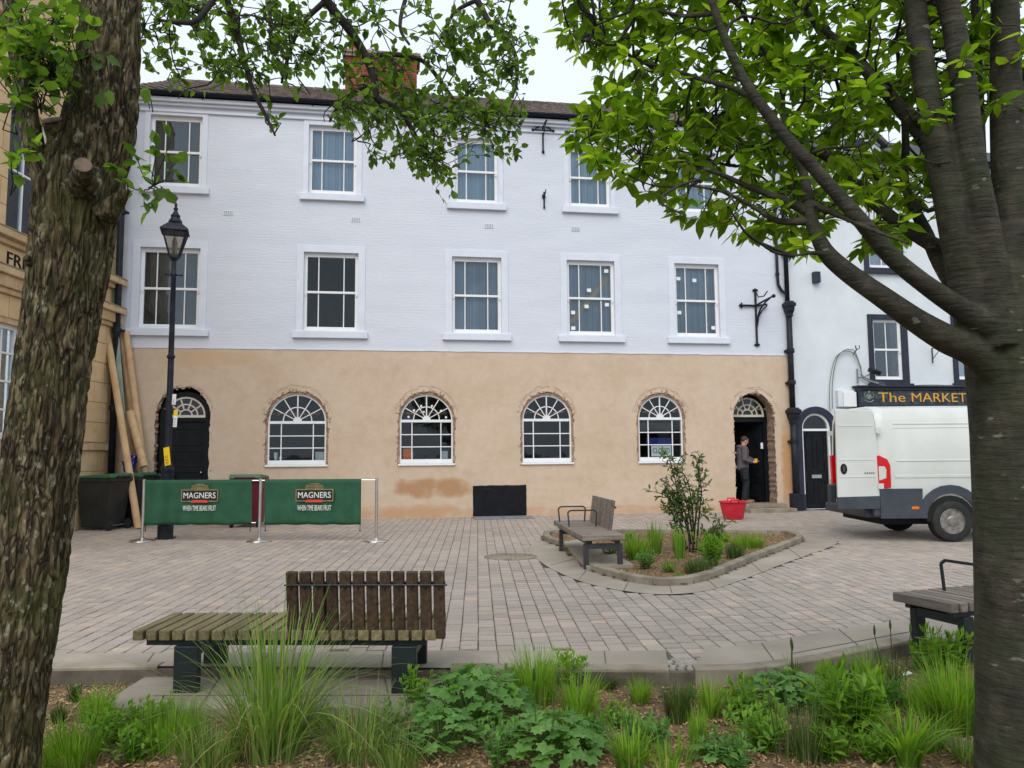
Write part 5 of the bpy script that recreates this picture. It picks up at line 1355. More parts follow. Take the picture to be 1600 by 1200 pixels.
for s_,e_,w__ in ((sR,eR,wR),(sL,eL,wL)): mb.tube([Vector((.03,s_.y*.4,1.41)),s_,s_.lerp(e_,.5),e_,e_.lerp(w__,.5),w__],[.1,.085,.075,.066,.06,.045],10)
mb.ball((-.06,0,1.47),(.085,.12,.06),10,7); hd = mb.build('hoodie', M['hoodie'], man); remesh(hd, .013, 3)
mb = MB(); mb.tube([(.0,0,.98),(.0,0,.9),(.0,0,.82)],[.155,.16,.14],12)
for h_,k_,a_ in ((hipR,kneR,ankR),(hipL,kneL,ankL)): mb.tube([h_,h_.lerp(k_,.5),k_,k_.lerp(a_,.5),a_+Vector((0,0,.0))],[.115,.105,.085,.08,.075],12)
mb.box((-.07,-.23,.62),(.08,-.17,.85)); tr_ = mb.build('trousers', M['trouser'], man); remesh(tr_, .013, 3)
for a_ in (ankR,ankL):
    mb = MB(); mb.ball(a_+Vector((.08,0,-.045)),(.15,.052,.045),12,7); mb.ball(a_+Vector((0,0,-.02)),(.065,.055,.07),10,7); mb.box((a_.x-.06,a_.y-.045,a_.z-.09),(a_.x+.2,a_.y+.045,a_.z-.065)); bo = mb.build('boot', M['boot'], man); remesh(bo, .01, 2)
cup = MB(); c_ = FMAT @ Vector((5.93+.30,.20-.2,.2+1.06)); cup.lathe([(.03,0),(.045,.09),(.048,.1),(.04,.1)], 12, c_); o = cup.build('yellow_tin', M['yellow'], None, auto=40); tag(o, 'small yellow tin held in the standing person\'s hand', 'tin')
mb = MB(); mb.lathe([(.049,.093),(.05,.105),(.02,.107)], 12, c_); mb.build('tin_lid', M['orange'], o)
# ================================================================ TREES
random.seed(21)
def leaf_pts(L, W, fold=.18, curl=.12):
    """rounded leaf along +y, folded along the midrib; returns verts, faces"""
    vs = [(0,0,0),(-W*.42,L*.26,W*fold),(-W*.42,L*.62,W*fold*.8-L*curl*.3),(0,L,-L*curl),(W*.42,L*.62,W*fold*.8-L*curl*.3),(W*.42,L*.26,W*fold),(0,L*.28,0),(0,L*.64,-L*curl*.35)]
    fs = [(0,6,1),(0,5,6),(1,6,7,2),(6,5,4,7),(2,7,3),(7,4,3)]
    return vs, fs
def leaf_frame(pos, d, up):
    y = d.normalized(); x = y.cross(up)
    if x.length < 1e-4: x = y.orthogonal()
    x.normalize(); z = x.cross(y)
    return Matrix(((x.x,y.x,z.x,pos.x),(x.y,y.y,z.y,pos.y),(x.z,y.z,z.z,pos.z),(0,0,0,1)))
def rv(s=1.0): return Vector((random.gauss(0,s),random.gauss(0,s),random.gauss(0,s)))
class Crown:
    def __init__(s): s.leaves = []; s.tw = MB()
    def leaf(s, pos, d, up, L, W): s.leaves.append((leaf_frame(pos, d, up), L, W))
    def twig(s, a, b, r0, r1, sag=.0, n=5, wig=.06):
        L = (b-a).length; mid = []
        w1, w2 = rv(L*wig), rv(L*wig)
        for i in range(n+1):
            t = i/n; p = a.lerp(b,t) + (w1*math.sin(math.pi*t)+w2*math.sin(2*math.pi*t)) + Vector((0,0,-sag*L*math.sin(math.pi*t)))
            mid.append(p)
        s.tw.tube(mid, [r0+(r1-r0)*i/n for i in range(n+1)], 5, cap=False); return mid
    def spray(s, pts, k, Lr, Wr, start=.3, droop=.35, spread=.8):
        n = len(pts)-1
        for i in range(k):
            t = (start+(1-start)*(i+random.random())/k)*n; j = min(int(t), n-1); p = pts[j].lerp(pts[j+1], t-j); ax = (pts[j+1]-pts[j]).normalized()
            d = ax*.7 + rv(spread*.6) + Vector((0,0,-droop)); up = Vector((0,0,1)) + rv(.45)
            L = random.uniform(*Lr); pet = d.normalized()*L*.15
            s.leaf(p+pet*.5, d, up, L, L*random.uniform(*Wr))
        d = (pts[-1]-pts[-2]).normalized()
        L = random.uniform(*Lr); s.leaf(pts[-1], d+rv(.2), Vector((0,0,1))+rv(.3), L, L*random.uniform(*Wr))
    def build(s, tree, mat, barkm, n_single=150, fold=.18, curl=.12):
        o = s.tw.build('twigs', barkm, tree, smooth=True)
        s.leaves.sort(key=lambda q: (-(q[1]/max(.3,(q[0].translation-CAMP).length)) if inframe(q[0].translation) else 0))
        mb = MB(); V, F = leaf_pts(1,1,fold,curl)
        me = bpy.data.meshes.new('leaf'); me.from_pydata(V,[],F); me.materials.append(mat)
        me.polygons.foreach_set('use_smooth',[True]*len(F))
        b = 0; vs = []; fs = []
        for i,(T,L,W) in enumerate(s.leaves):
            if i >= n_single:
                v0,_ = V,F
                for x,y,z in V: vs.append(T @ Vector((x*W,y*L,z*W)))
                fs += [tuple(b+q for q in f) for f in F]; b += len(V)
        mb.add(vs, fs); cr = mb.build('crown', mat, tree, smooth=True); tag(cr, kind='stuff')
        for T,L,W in s.leaves[:n_single]: inst('leaf', me, cr, T @ Matrix.Diagonal((W,L,W,1)))
        return cr
def inframe(p):
    d = CM.transposed() @ (p-CAMP)
    if d.z > -.2: return False
    return abs(d.x/-d.z) < .68 and abs(d.y/-d.z) < .51
def project(p):
    d = CM.transposed() @ (p-CAMP); return 800+FPX*d.x/-d.z, 600-FPX*d.y/-d.z
def pline(pp, Z=None):
    """polyline from (px,py,Y[,radius px]) tuples"""
    return [at(q[0],q[1],q[2] if Z is None else Z) for q in pp]
def limb(mb, pp, n=14, sub=5, jit=.0):
    P = smooth_path([at(q[0],q[1],q[2]) for q in pp], sub); k = len(pp)
    rr = []
    for i in range(len(P)):
        t = i/sub; j = min(int(t), k-2); f = t-j; rr.append((pp[j][3]*(1-f)+pp[j+1][3]*f)*(pp[j][2]*(1-f)+pp[j+1][2]*f)/FPX)
    mb.tube(P, rr, n, jit=jit); return P, rr
def bark_trunk(mb, pp, n, step, amp, fr, stretch):
    P = smooth_path([at(q[0],q[1],q[2]) for q in pp], 40); k = len(pp); vs = []
    # lateral lean is gentle, rings stay horizontal
    for i,p in enumerate(P):
        t = i/40; j = min(int(t), k-2); f = t-j; r = (pp[j][3]*(1-f)+pp[j+1][3]*f)*(pp[j][2]*(1-f)+pp[j+1][2]*f)/FPX
        for a_ in range(n):
            a = 2*math.pi*a_/n; c, s_ = math.cos(a), math.sin(a)
            q = Vector((c*r*fr*1.0, s_*r*fr*1.0, p.z*fr*stretch)); 
            wv = noise.noise(q*.35)*1.2
            h = abs(noise.noise(q+Vector((wv,wv,wv*.4)))); h = min(h*2.4,1)
            h2 = noise.noise(Vector((c*r*60,s_*r*60,p.z*26))); lump = noise.noise(Vector((c*1.2,s_*1.2,p.z*1.3+5)))
            rr = r*(1+.07*lump) + amp*(h-.6) + amp*.22*h2
            vs.append((p.x+c*rr, p.y+s_*rr, p.z))
    m = len(P); fs = [(i*n+j,i*n+(j+1)%n,(i+1)*n+(j+1)%n,(i+1)*n+j) for i in range(m-1) for j in range(n)]
    mb.add(vs, fs)

# ---------------- left tree
tl0 = at(30,1290,3.9); 
lt_ = empty('tree', (0,0,0), 0, 'tree with deeply furrowed mossy trunk at the left edge, leaning right', 'tree')
mb = MB()
LT = [(-14,1330,3.9,62.7),(-6,1200,3.9,57.9),(15,1050,3.9,57.0),(40,900,3.9,56.0),(58,750,3.9,55.1),(66,700,3.9,54.1),(80,595,3.9,52.2),(95,507,3.9,54.1),(107,430,3.9,57.0),(123,300,3.9,62.7),(140,240,3.9,59.8),(158,180,3.9,53.2),(170,100,3.9,46.5),(174,0,3.9,43.7),(178,-120,3.9,41.8),(190,-320,3.9,38.0),(215,-600,3.9,30.4)]
bark_trunk(mb, LT, 190, .02, .017, 40, .16)
tk = mb.build('trunk', M['bark_l'], lt_, smooth=True)
mb = MB(); limb(mb, [(95,330,3.85,20.4),(70,285,3.8,18.0),(50,215,3.75,16.2),(38,140,3.75,15.0),(26,60,3.75,14.4),(16,-20,3.75,13.8),(0,-160,3.7,12.0),(-40,-400,3.7,16)], 16, 5, .05)
limb(mb, [(128,290,3.85,20),(100,235,3.8,19),(88,205,3.75,17),(82,190,3.72,16)], 14, 4, .04); limb(mb, [(130,300,3.8,26),(130,275,3.66,18),(130,262,3.6,14)], 14, 4, .03)
limb(mb, [(60,420,3.85,16),(48,408,3.75,10),(40,402,3.7,3)], 10, 4, .1)
limb(mb, [(165,335,3.8,22),(190,308,3.75,10),(205,300,3.75,4)], 10, 4, .05)
mb.build('limb', M['bark_l'], tk, smooth=True)
for (a,b,r_) in (((88,207,3.74),(81,186,3.70),15.5),((130,266,3.62),(130,257,3.575),13)):
    mb = MB(); p, q = at(*a), at(*b); mb.tube([p.lerp(q,.9), q],[r_*3.7/FPX,r_*.95*3.7/FPX],14); mb.build('cut_face', M['cutwood'], tk)
cr = Crown()
# hanging boughs: (px,py,Y,radius px)
boughs = [
 [(185,-400,3.9,30),(300,-330,4.6,22),(430,-140,5.2,12),(510,0,5.5,8),(545,45,5.6,7.5),(572,90,5.7,7),(585,125,5.7,6.5),(590,155,5.7,6),(625,172,5.75,5),(645,205,5.8,4),(665,245,5.8,3),(690,285,5.8,1.5)],
 [(572,90,5.7,4),(610,85,5.8,4),(660,95,5.9,3.6),(690,130,6.0,3.2),(715,165,6.0,2.6),(730,190,6.0,2),(770,200,6.0,1.2)],
 [(300,-330,4.6,20),(520,-260,5.6,12),(680,-110,6.0,8),(745,0,6.1,6),(765,35,6.1,5),(795,65,6.1,4.4),(808,100,6.1,3.2),(806,140,6.1,2)],
 [(240,-300,4.2,18),(300,-140,4.8,11),(345,-20,5.1,8),(365,30,5.2,6.5),(378,80,5.2,5),(395,140,5.2,4),(415,180,5.2,3),(430,212,5.2,1.5)],
 [(345,-20,5.1,6),(310,30,5.0,4.5),(275,35,4.9,3.5),(245,30,4.9,2)],
 [(510,0,5.5,5),(470,40,5.5,4),(450,90,5.5,3.2),(440,130,5.5,2)],
 [(585,130,5.7,4),(560,140,5.6,3.2),(535,155,5.6,2.6),(515,190,5.6,1.5)],
 [(745,0,6.1,4),(710,20,6.1,3),(690,60,6.1,2)],[(680,-110,6,5),(640,-20,6,4),(625,40,5.9,3),(640,70,5.9,2)],[(430,-140,5.2,5),(420,-20,5.3,4),(425,60,5.3,2.5)],
]
allb = []
bmb = MB()
for bp_ in boughs:
    P, rr = limb(bmb, bp_, 8, 4); allb += [p for p in P if project(p)[1] > -260]
bmb.build('bough', M['bark_t'], tk, smooth=True)
def nearest(p, pts): return min(pts, key=lambda q: (q-p).length_squared)
clusters = [((300,60),(95,60),66),((275,20),(60,25),30),((400,40),(80,45),60),((385,105),(50,40),24),((420,130),(45,35),14),((470,60),(60,50),40),((480,110),(40,40),18),((540,20),(60,30),22),((545,175),(45,28),30),((620,170),(60,40),46),((600,225),(50,30),20),((660,230),(40,40),34),((690,275),(18,16),9),((690,170),(60,35),30),((740,190),(55,28),36),((735,110),(55,55),50),((790,90),(45,70),52),((800,190),(26,20),12),((760,30),(60,35),40),((680,40),(50,40),20),((640,100),(50,40),20),((560,110),(40,30),12),((590,105),(70,38),34),((425,195),(14,20),4),((800,-60),(150,40),40),((400,-70),(200,50),60),((620,-60),(100,40),30),((300,130),(40,30),8)]
sec_b = []
for (cx,cy),(rx,ry),n in clusters:
    for _ in range(max(1,n//3)):
        a_ = random.uniform(0,2*math.pi); q = math.sqrt(random.random())
        base = nearest(at(cx,cy,5.6), allb)
        p = at(cx+rx*q*math.cos(a_), cy+ry*q*math.sin(a_), base.y+random.uniform(-.5,.5)); b0 = nearest(p, allb+sec_b)
        pts = cr.twig(b0, p, .0065, .0035, random.uniform(-.1,.1), 6, .09); sec_b += pts[2:]
    for _ in range(int(n*.85)):
        a_ = random.uniform(0,2*math.pi); q = math.sqrt(random.random())
        p = at(cx+rx*q*math.cos(a_), cy+ry*q*math.sin(a_), 5.6+random.uniform(-.7,.7)); b0 = nearest(p, sec_b); 
        p.y = b0.y+random.uniform(-.25,.25)
        if (p-b0).length > .45: p = b0.lerp(p, .45/(p-b0).length)
        pts = cr.twig(b0, p, .004, .0018, .05, 4, .12)
        cr.spray(pts, random.randint(4,7), (.042,.078), (.6,.85), .2, .45, .9)
# near sprigs beside the trunk
for (x,y,r_,n) in ((40,40,50,34),(85,60,50,44),(60,110,50,36),(25,90,28,16),(95,120,35,20),(20,150,20,7),(55,205,25,7),(15,245,18,5),(110,20,35,18)):
    b0 = at(x+random.uniform(-10,10), y+60, 3.65)
    for _ in range(n//2):
        p = at(x+random.gauss(0,r_*.55), y+random.gauss(0,r_*.5), 3.6+random.uniform(-.22,.15)); pts = cr.twig(nearest(p,[b0,at(40,170,3.72),at(30,60,3.72),at(100,140,3.72)]), p, .004, .0018, 0, 4, .1)
        cr.spray(pts, random.randint(2,4), (.055,.085), (.66,.85), .55, .3, .9)
for (x,y) in ((185,262),(210,245),(232,262),(245,225),(262,300),(280,280),(198,290),(240,290),(225,315),(265,212),(275,255),(232,330)):
    p = at(x,y,3.55+random.uniform(-.1,.1)); pts = cr.twig(nearest(p,[at(198,308,3.72),at(226,300,3.62),at(240,290,3.6)]), p, .004, .0018, -.05, 4, .08); cr.spray(pts, 3, (.06,.085), (.66,.85), .6, .25, .8)
for (x,y) in ((145,85),(155,95),(165,88),(160,145),(170,140),(228,135),(233,140)):
    p = at(x,y,3.5); cr.leaf(p, rv(.6)+Vector((.3,0,-.5)), Vector((0,-1,.6))+rv(.3), .075, .055); cr.tw.tube([p, at(x+6,y+35,3.62)],.0025,5)
cr.build(lt_, M['leaf_l'], M['bark_t'], 200, .12, .1)

# ---------------- right tree
rt_ = empty('tree', (0,0,0), 0, 'dark smooth-barked tree at the right edge with many upright stems and broad leafy limbs', 'tree')
mb = MB()
RT = [(1640,1420,3.55,112),(1624,1250,3.55,86),(1612,1100,3.55,74),(1606,950,3.55,71),(1602,800,3.55,71),(1598,680,3.55,72),(1594,580,3.55,76),(1588,500,3.55,76),(1584,430,3.55,68),(1582,360,3.55,56)]
limb(mb, RT, 30, 6)
stems = [
 [(1535,560,3.5,32.6),(1508,430,3.45,26.6),(1478,290,3.4,22.2),(1458,190,3.4,20.0),(1440,90,3.4,17.8),(1430,0,3.4,17.0),(1420,-150,3.4,14.8),(1400,-420,3.4,10.4)],
 [(1560,540,3.45,35.5),(1540,380,3.4,25.2),(1518,250,3.35,21.5),(1505,130,3.35,19.2),(1490,40,3.35,17.8),(1470,-60,3.3,16.3),(1440,-400,3.2,11.1)],
 [(1590,500,3.5,37.0),(1580,300,3.5,28.1),(1572,150,3.5,23.7),(1570,0,3.5,20.7),(1565,-300,3.5,14.8)],
 [(1615,500,3.6,37.0),(1620,300,3.7,31.1),(1625,150,3.7,26.6),(1640,-50,3.8,22.2),(1680,-400,3.9,16.3)],
 [(1530,420,3.7,19.2),(1528,250,3.85,12.6),(1526,100,3.9,8.9),(1524,0,3.9,7.4),(1520,-200,3.9,5.9)],
]
limbs = [
 [(1575,600,3.5,28.8),(1525,552,3.45,24.5),(1480,530,3.4,23.0),(1430,500,3.35,19.4),(1380,465,3.3,17.3),(1330,430,3.3,15.8),(1295,400,3.3,14.4),(1280,375,3.3,12.2),(1268,345,3.3,10.8),(1262,315,3.3,10.1)],
 [(1560,520,3.45,28.8),(1500,482,3.35,17.3),(1440,440,3.3,15.1),(1390,398,3.25,14.4),(1345,345,3.2,13.0),(1305,300,3.2,11.5),(1265,255,3.2,10.8),(1225,210,3.2,10.1),(1190,165,3.2,9.0),(1160,120,3.2,8.3),(1135,65,3.2,7.6),(1115,10,3.2,6.8),(1095,-60,3.2,5.8),(1060,-200,3.2,4.3)],
 [(1545,440,3.6,21.6),(1500,402,3.7,14.4),(1450,378,3.75,12.2),(1400,345,3.8,10.8),(1350,303,3.85,9.4),(1300,250,3.9,8.6),(1250,232,3.9,6.5),(1195,238,3.95,5.8),(1130,203,4.0,5.0),(1085,158,4.0,4.0),(1040,120,4.0,2.9)],
 [(1545,500,3.6,21.6),(1495,450,3.7,14.4),(1465,405,3.75,11.5),(1448,365,3.8,10.1),(1425,318,3.85,8.6),(1413,280,3.9,7.2),(1415,225,3.9,6.5),(1410,150,3.9,5.0),(1400,60,3.9,3.6)],
 [(1500,330,3.5,15.8),(1455,235,3.6,13.0),(1408,170,3.7,11.5),(1362,120,3.8,10.1),(1335,87,3.9,8.6),(1297,55,4.0,7.2),(1255,15,4.0,5.8),(1200,-60,4.0,4.3)],
]
mlim = []
for st in stems: limb(mb, st, 16, 6)
for lb in limbs:
    P, rr = limb(mb, lb, 12, 6); mlim += [p for p in P[8:]]
tr = mb.build('trunk', M['bark_r'], rt_, smooth=True)
m = tr.modifiers.new('r','REMESH'); m.mode = 'VOXEL'; m.voxel_size = .0095; m.use_smooth_shade = True
s_ = tr.modifiers.new('s','SMOOTH'); s_.factor = .5; s_.iterations = 5
mb = MB()
thin = [
 [(1262,330,3.3,9.6),(1225,312,3.35,6.4),(1180,296,3.4,4.8),(1120,270,3.4,3.6),(1060,250,3.45,2.4),(1000,240,3.5,1.4)],
 [(1268,345,3.3,8.0),(1215,345,3.35,4.8),(1180,325,3.4,3.6),(1130,300,3.4,2.4),(1080,290,3.4,1.6)],
 [(1262,315,3.3,9.6),(1255,270,3.4,7.2),(1225,190,3.6,5.6),(1222,120,3.7,4.8),(1218,60,3.7,4.0)],
 [(1350,130,3.8,7.2),(1305,117,3.9,5.6),(1250,90,4.0,4.0),(1190,85,4.1,2.8),(1110,60,4.2,1.6)],
 [(1195,165,3.2,5.6),(1150,140,3.3,4.0),(1090,122,3.4,3.2),(1040,105,3.5,2.4),(980,95,3.6,1.6)],
 [(1130,203,4.0,4.0),(1080,220,4.0,3.2),(1010,195,4.0,2.4),(960,195,4.0,1.6),(920,190,4.0,1.0)],
 [(1120,20,3.2,4.8),(1070,25,3.4,3.2),(1000,15,3.5,2.4),(930,40,3.6,1.6)],[(1000,15,3.5,2.4),(960,70,3.6,1.9),(925,55,3.6,1.1)],
 [(1040,120,4,2.8),(990,90,4,2.1),(940,75,4,1.6),(905,90,4,1.0)],[(1085,290,3.4,1.6),(1020,290,3.45,1.3),(960,262,3.5,1.0)],
 [(1262,315,3.3,6.4),(1330,345,3.2,4.0),(1390,370,3.1,2.4),(1420,380,3.05,1.6)],[(1295,400,3.3,5.6),(1270,395,3.25,3.2),(1240,400,3.2,1.6)],
 [(1500,300,3.5,4.8),(1450,330,3.6,3.2),(1420,300,3.7,2.4),(1370,280,3.8,1.6)],[(1410,150,3.9,4.0),(1440,90,4.1,2.4),(1450,20,4.2,1.6)],[(1190,240,3.95,3.2),(1150,260,3.9,2.4),(1080,240,3.9,1.6),(1010,225,3.9,1.1)],
 [(1222,120,3.7,4.0),(1180,60,3.8,3.2),(1150,0,3.9,2.4)],[(1350,305,3.85,4.8),(1300,320,3.9,3.2),(1240,300,3.9,2.4),(1200,310,3.9,1.6)],
]
tb2 = []
for t in thin:
    P, rr = limb(mb, t, 8, 4); tb2 += P
mb.build('limb', M['bark_r'], tr, smooth=True)
att = mlim+tb2
CROWN = [(868,-200),(868,0),(888,35),(872,55),(905,70),(885,95),(925,125),(938,150),(890,185),(885,215),(925,240),(960,272),(1000,300),(1040,312),(1045,330),(1085,345),(1130,372),(1160,378),(1200,352),(1240,405),(1275,395),(1300,330),(1340,345),(1350,390),(1405,392),(1432,370),(1445,330),(1490,330),(1500,250),(1520,150),(1600,200),(1600,-200)]
cr = Crown(); sec_b = []
def seed():
    while True:
        x, y = random.uniform(868,1600), random.uniform(-200,410)
        if inside(x, y, CROWN): return x, y
for _ in range(230):
    x, y = seed(); q = nearest(at(x,y,3.7), att); Y = max(2.9, q.y+random.uniform(-.45,.6)); p = at(x,y,Y); b0 = nearest(p, att)
    pts = cr.twig(b0, p, .008, .004, random.uniform(-.1,.1), 6, .07); sec_b += pts[1:]
pool = sec_b + tb2
import bisect
grid = {}
for q in pool: grid.setdefault((int(q.x/.3),int(q.y/.3),int(q.z/.3)),[]).append(q)
def near_pool(p):
    c = (int(p.x/.3),int(p.y/.3),int(p.z/.3)); best = []
    for r_ in (1,2):
        best = [q for i in range(-r_,r_+1) for j in range(-r_,r_+1) for k in range(-r_,r_+1) for q in grid.get((c[0]+i,c[1]+j,c[2]+k),())]
        if best: return nearest(p, best)
    return nearest(p, pool)
def fan(p, ax, k, Lr):
    """whorl of leaves at a shoot tip, mostly spread flat"""
    for i in range(k):
        a = 2*math.pi*i/k+random.uniform(-.4,.4); d = Vector((math.cos(a),math.sin(a),random.uniform(-.8,.25)))+ax*.5
        L = random.uniform(*Lr); cr.leaf(p+d.normalized()*.01, d, Vector((0,0,1))+rv(.35), L, L*random.uniform(.4,.52))
for _ in range(1250):
    x, y = seed(); Y = random.choice((3.45,3.7,3.95,4.2,4.5))+random.uniform(-.2,.2)
    p = at(x,y,Y); b0 = near_pool(p)
    if (p-b0).length > .4: p = b0.lerp(p, .4/(p-b0).length)
    pts = cr.twig(b0, p, .004, .002, 0, 4, .08)
    px, py = project(p)
    if not inside(px, py, CROWN) and py > 0: continue
    cr.spray(pts, random.randint(2,4), (.05,.10), (.40,.58), .35, .3, .8); fan(p, (pts[-1]-pts[-2]).normalized(), random.randint(4,6), (.055,.115))
cr.build(rt_, M['leaf_r'], M['bark_t'], 260, .14, .14)

# ================================================================ PLANTS
random.seed(33)
def blades(mb, n, h, spread, wd, droop, base_r=.04, stiff=.5, seg=6):
    for _ in range(n):
        a = random.uniform(0,2*math.pi); hh = h*random.uniform(.55,1.08); lean = random.uniform(.05,1)*spread; br = base_r*math.sqrt(random.random())
        b = Vector((br*math.cos(a),br*math.sin(a),0)); dirx = Vector((math.cos(a+random.uniform(-.5,.5)),math.sin(a+random.uniform(-.5,.5)),0)); side = Vector((-dirx.y,dirx.x,0)); tw = random.uniform(-.7,.7)
        side = side*math.cos(tw)+Vector((0,0,1))*math.sin(tw)*.4
        vs = []; w0 = wd*random.uniform(.7,1.25); dr = droop*random.uniform(.5,1.4)
        for i in range(seg+1):
            t = i/seg; z = hh*(t - dr*t**2.6*lean*1.1); r_ = hh*lean*(t**1.5)
            p = b+dirx*r_+Vector((0,0,max(z,.004))); ww = w0*(1-t**2.2)*.5+.0004
            vs += [p-side*ww, p+side*ww]
        mb.add(vs, [(2*i,2*i+1,2*i+3,2*i+2) for i in range(seg)])
def plant(name, px, py, zg, label, cat, group=None):
    p = gnd(px,py,zg); p.z -= .01; return empty(name, p, random.uniform(0,6), label, cat, group)
def grass(px, py, zg, n, h, spread, wd, droop, mat, label, base_r=.05, name='grass_clump', seg=6):
    o = plant(name, px, py, zg, label, 'grass'); mb = MB(); blades(mb, n, h, spread, wd, droop, base_r, seg=seg); mb.build('blades', M[mat], o, smooth=True)
    if n > 100: mb = MB(); blades(mb, n//12, h*.85, spread*1.25, wd*.7, droop*1.3, base_r*1.2, seg=seg); tag(mb.build('dry_blades', M['straw'], o, smooth=True), kind='stuff')
    return o
def leafy(px, py, zg, stems_, h, Ll, wr, spread, mat, label, name='leafy_plant', cat='plant', per=7, droop=.3):
    o = plant(name, px, py, zg, label, cat); sm = MB(); lm = MB(); V, F = leaf_pts(1,1,.14,.16)
    for _ in range(stems_):
        a = random.uniform(0,6.3); tip = Vector((math.cos(a)*spread*random.random(),math.sin(a)*spread*random.random(),h*random.uniform(.6,1.05))); b0 = Vector((tip.x*.35,tip.y*.35,0))
        pts = [b0.lerp(tip,t/4)+Vector((0,0,.0)) for t in range(5)]; sm.tube(pts,[.004,.0035,.003,.0025,.002],5)
        for k in range(per):
            t = .2+.8*(k+.5)/per; p = b0.lerp(tip,t); aa = k*2.4+random.random(); d = Vector((math.cos(aa),math.sin(aa),random.uniform(.15,.8)-droop*(1-t)))
            L = Ll*random.uniform(.7,1.1)*(1.1-.35*t); T = leaf_frame(p,d,Vector((0,0,1))+rv(.2)); W = L*wr
            lm.add([T @ Vector((x*W,y*L,z*W)) for x,y,z in V], F)
        for k in range(3):
            d = Vector((random.uniform(-.5,.5),random.uniform(-.5,.5),1)); L = Ll*.6; T = leaf_frame(tip,d,Vector((1,0,.3))+rv(.4)); lm.add([T @ Vector((x*L*wr,y*L,z*L*wr)) for x,y,z in V], F)
    sm.build('stems', M[mat], o); lm.build('foliage', M[mat], o, smooth=True); return o
# lobed geranium leaf
def lobed():
    vs = [(0,0,.0)]; N = 7
    for i in range(N):
        a0 = R(-150)+R(300)*i/(N-1)+math.pi/2
        for da, r_ in ((-.24,.74),(-.13,.93),(0,1.0 if i%2==0 else .95),(.13,.93),(.24,.74)): vs.append((math.cos(a0+da)*r_*.5, .12+math.sin(a0+da)*r_*.5, .10*r_-.16*r_*r_+.03*(1 if da == 0 else -.5)))
    n = len(vs)-1; fs = [(0,i,i+1) for i in range(1,n)]
    me = bpy.data.meshes.new('leaf'); me.from_pydata(vs,[],fs); me.materials.append(M['leaf_g']); me.polygons.foreach_set('use_smooth',[True]*len(fs)); return me
LOB = lobed()
def geranium(px, py, zg, r, h, n, size, label):
    o = plant('geranium_plant', px, py, zg, label, 'plant'); sm = MB()
    for i in range(n):
        q = math.sqrt((i+.5)/n); a = i*2.39996+random.uniform(-.2,.2); x, y = r*q*math.cos(a), r*q*math.sin(a); z = h*(1-q*q*.75)*random.uniform(.8,1.1)+.02
        d = Vector((x,y,-.1*r)).normalized()+rv(.25); up = Vector((x*.9,y*.9,.9*r+.02)).normalized()+rv(.18); s_ = size*random.uniform(.65,1.15)
        T = leaf_frame(Vector((x,y,z)), d, up); inst('leaf', LOB, o, T @ Matrix.Diagonal((s_,s_,s_,1)))
        sm.tube([(x*.2,y*.2,0),(x*.7,y*.7,z*.6),(x,y,z)],.0025,4,cap=False)
    sm.build('stems', M['leaf_g'], o); return o
B = BZ
# big arching grass in front of the nearest bench
gr = grass(425,1178,B,300,.92,.95,.0085,.55,'grass1','tall arching ornamental grass growing in front of the nearest bench',.20,seg=9)
mb = MB(); blades(mb, 50, .98, .45, .011, .3, .14, seg=8); mb.build('upright_blades', M['grass2'], gr, smooth=True)
grass(560,1182,B,300,0.480,1.1,.006,.75,'grass1','low loose grass spilling right of the big arching clump',.16)
geranium(742,1128,B,.36,.32,150,.115,'largest lobed-leaf geranium mound, right of the arching grass')
geranium(690,1170,B,.22,.22,60,.10,'small lobed-leaf geranium at the foot of the largest mound')
geranium(860,1180,B,.28,.22,85,.12,'low geranium with broad leaves at the bottom edge, below the bright sedge')
geranium(1232,1098,B,.27,.2,130,.08,'rounded geranium mound just below the curved kerb')
geranium(1120,1188,B,.13,.1,18,.09,'tiny geranium beside the upright fresh sedge')
leafy(645,1108,B,14,0.253,.075,.42,.14,'leaf_p','small leafy plant growing at the nearest bench right leg')
grass(838,1098,B,495,0.403,.55,.005,.4,'grass2','bright green sedge clump against the middle kerb',.13)
grass(905,1120,B,255,0.336,.6,.006,.5,'grass2','bright sedge with bent yellow tips right of larger clump',.1)
grass(945,1077,B,225,0.112,.9,.004,.3,'grass3','small dark tuft at the foot of the middle kerb',.06)
grass(1000,1098,B,300,0.190,.75,.0035,.35,'grass2','fine low tuft left of the kerb drainage gap',.06)
grass(1060,1128,B,360,0.258,.55,.005,.25,'grass3','dark spiky sedge tuft below the drainage gap',.07)
grass(1093,1172,B,165,0.246,.3,.005,.1,'grass2','upright fresh green sedge with straight blades',.05)
grass(985,1198,B,180,0.246,.7,.012,.45,'leaf_p' if False else 'grass2','broad-bladed clump at the bottom edge, centre',.08)
leafy(1150,1125,B,22,0.161,.075,.36,.15,'leaf_p','low leafy perennial between dark sedge and geranium mound')
leafy(1185,1168,B,35,0.207,.085,.36,.22,'leaf_p','spreading leafy perennial left of the tall bright one')
leafy(1335,1160,B,41,0.391,.15,.30,.22,'leaf_p','tall bright leafy perennial with long leaves in right bed',per=8)
grass(1418,1199,B,105,0.381,.75,.020,.5,'grass2','daylily with wide arching leaves at the bottom right',.05,'daylily')
grass(1492,1140,B,630,0.470,.6,.006,.5,'grass2','large bright grass clump against the right trunk',.15)
leafy(1480,1062,B,38,0.345,.12,.32,.22,'leaf_p','bright leafy perennial below the right-hand bench')
leafy(1300,1075,B,32,0.138,.05,.45,.13,'leaf_p','small ferny mound beside the curved kerb',per=9)
grass(1330,1082,B,90,0.224,.45,.010,.3,'grass3','dark strap-leaved clump right of the ferny mound',.05)
grass(1400,1085,B,60,0.291,.4,.009,.3,'grass3','dark strap-leaved clump beside the paper scrap',.04)
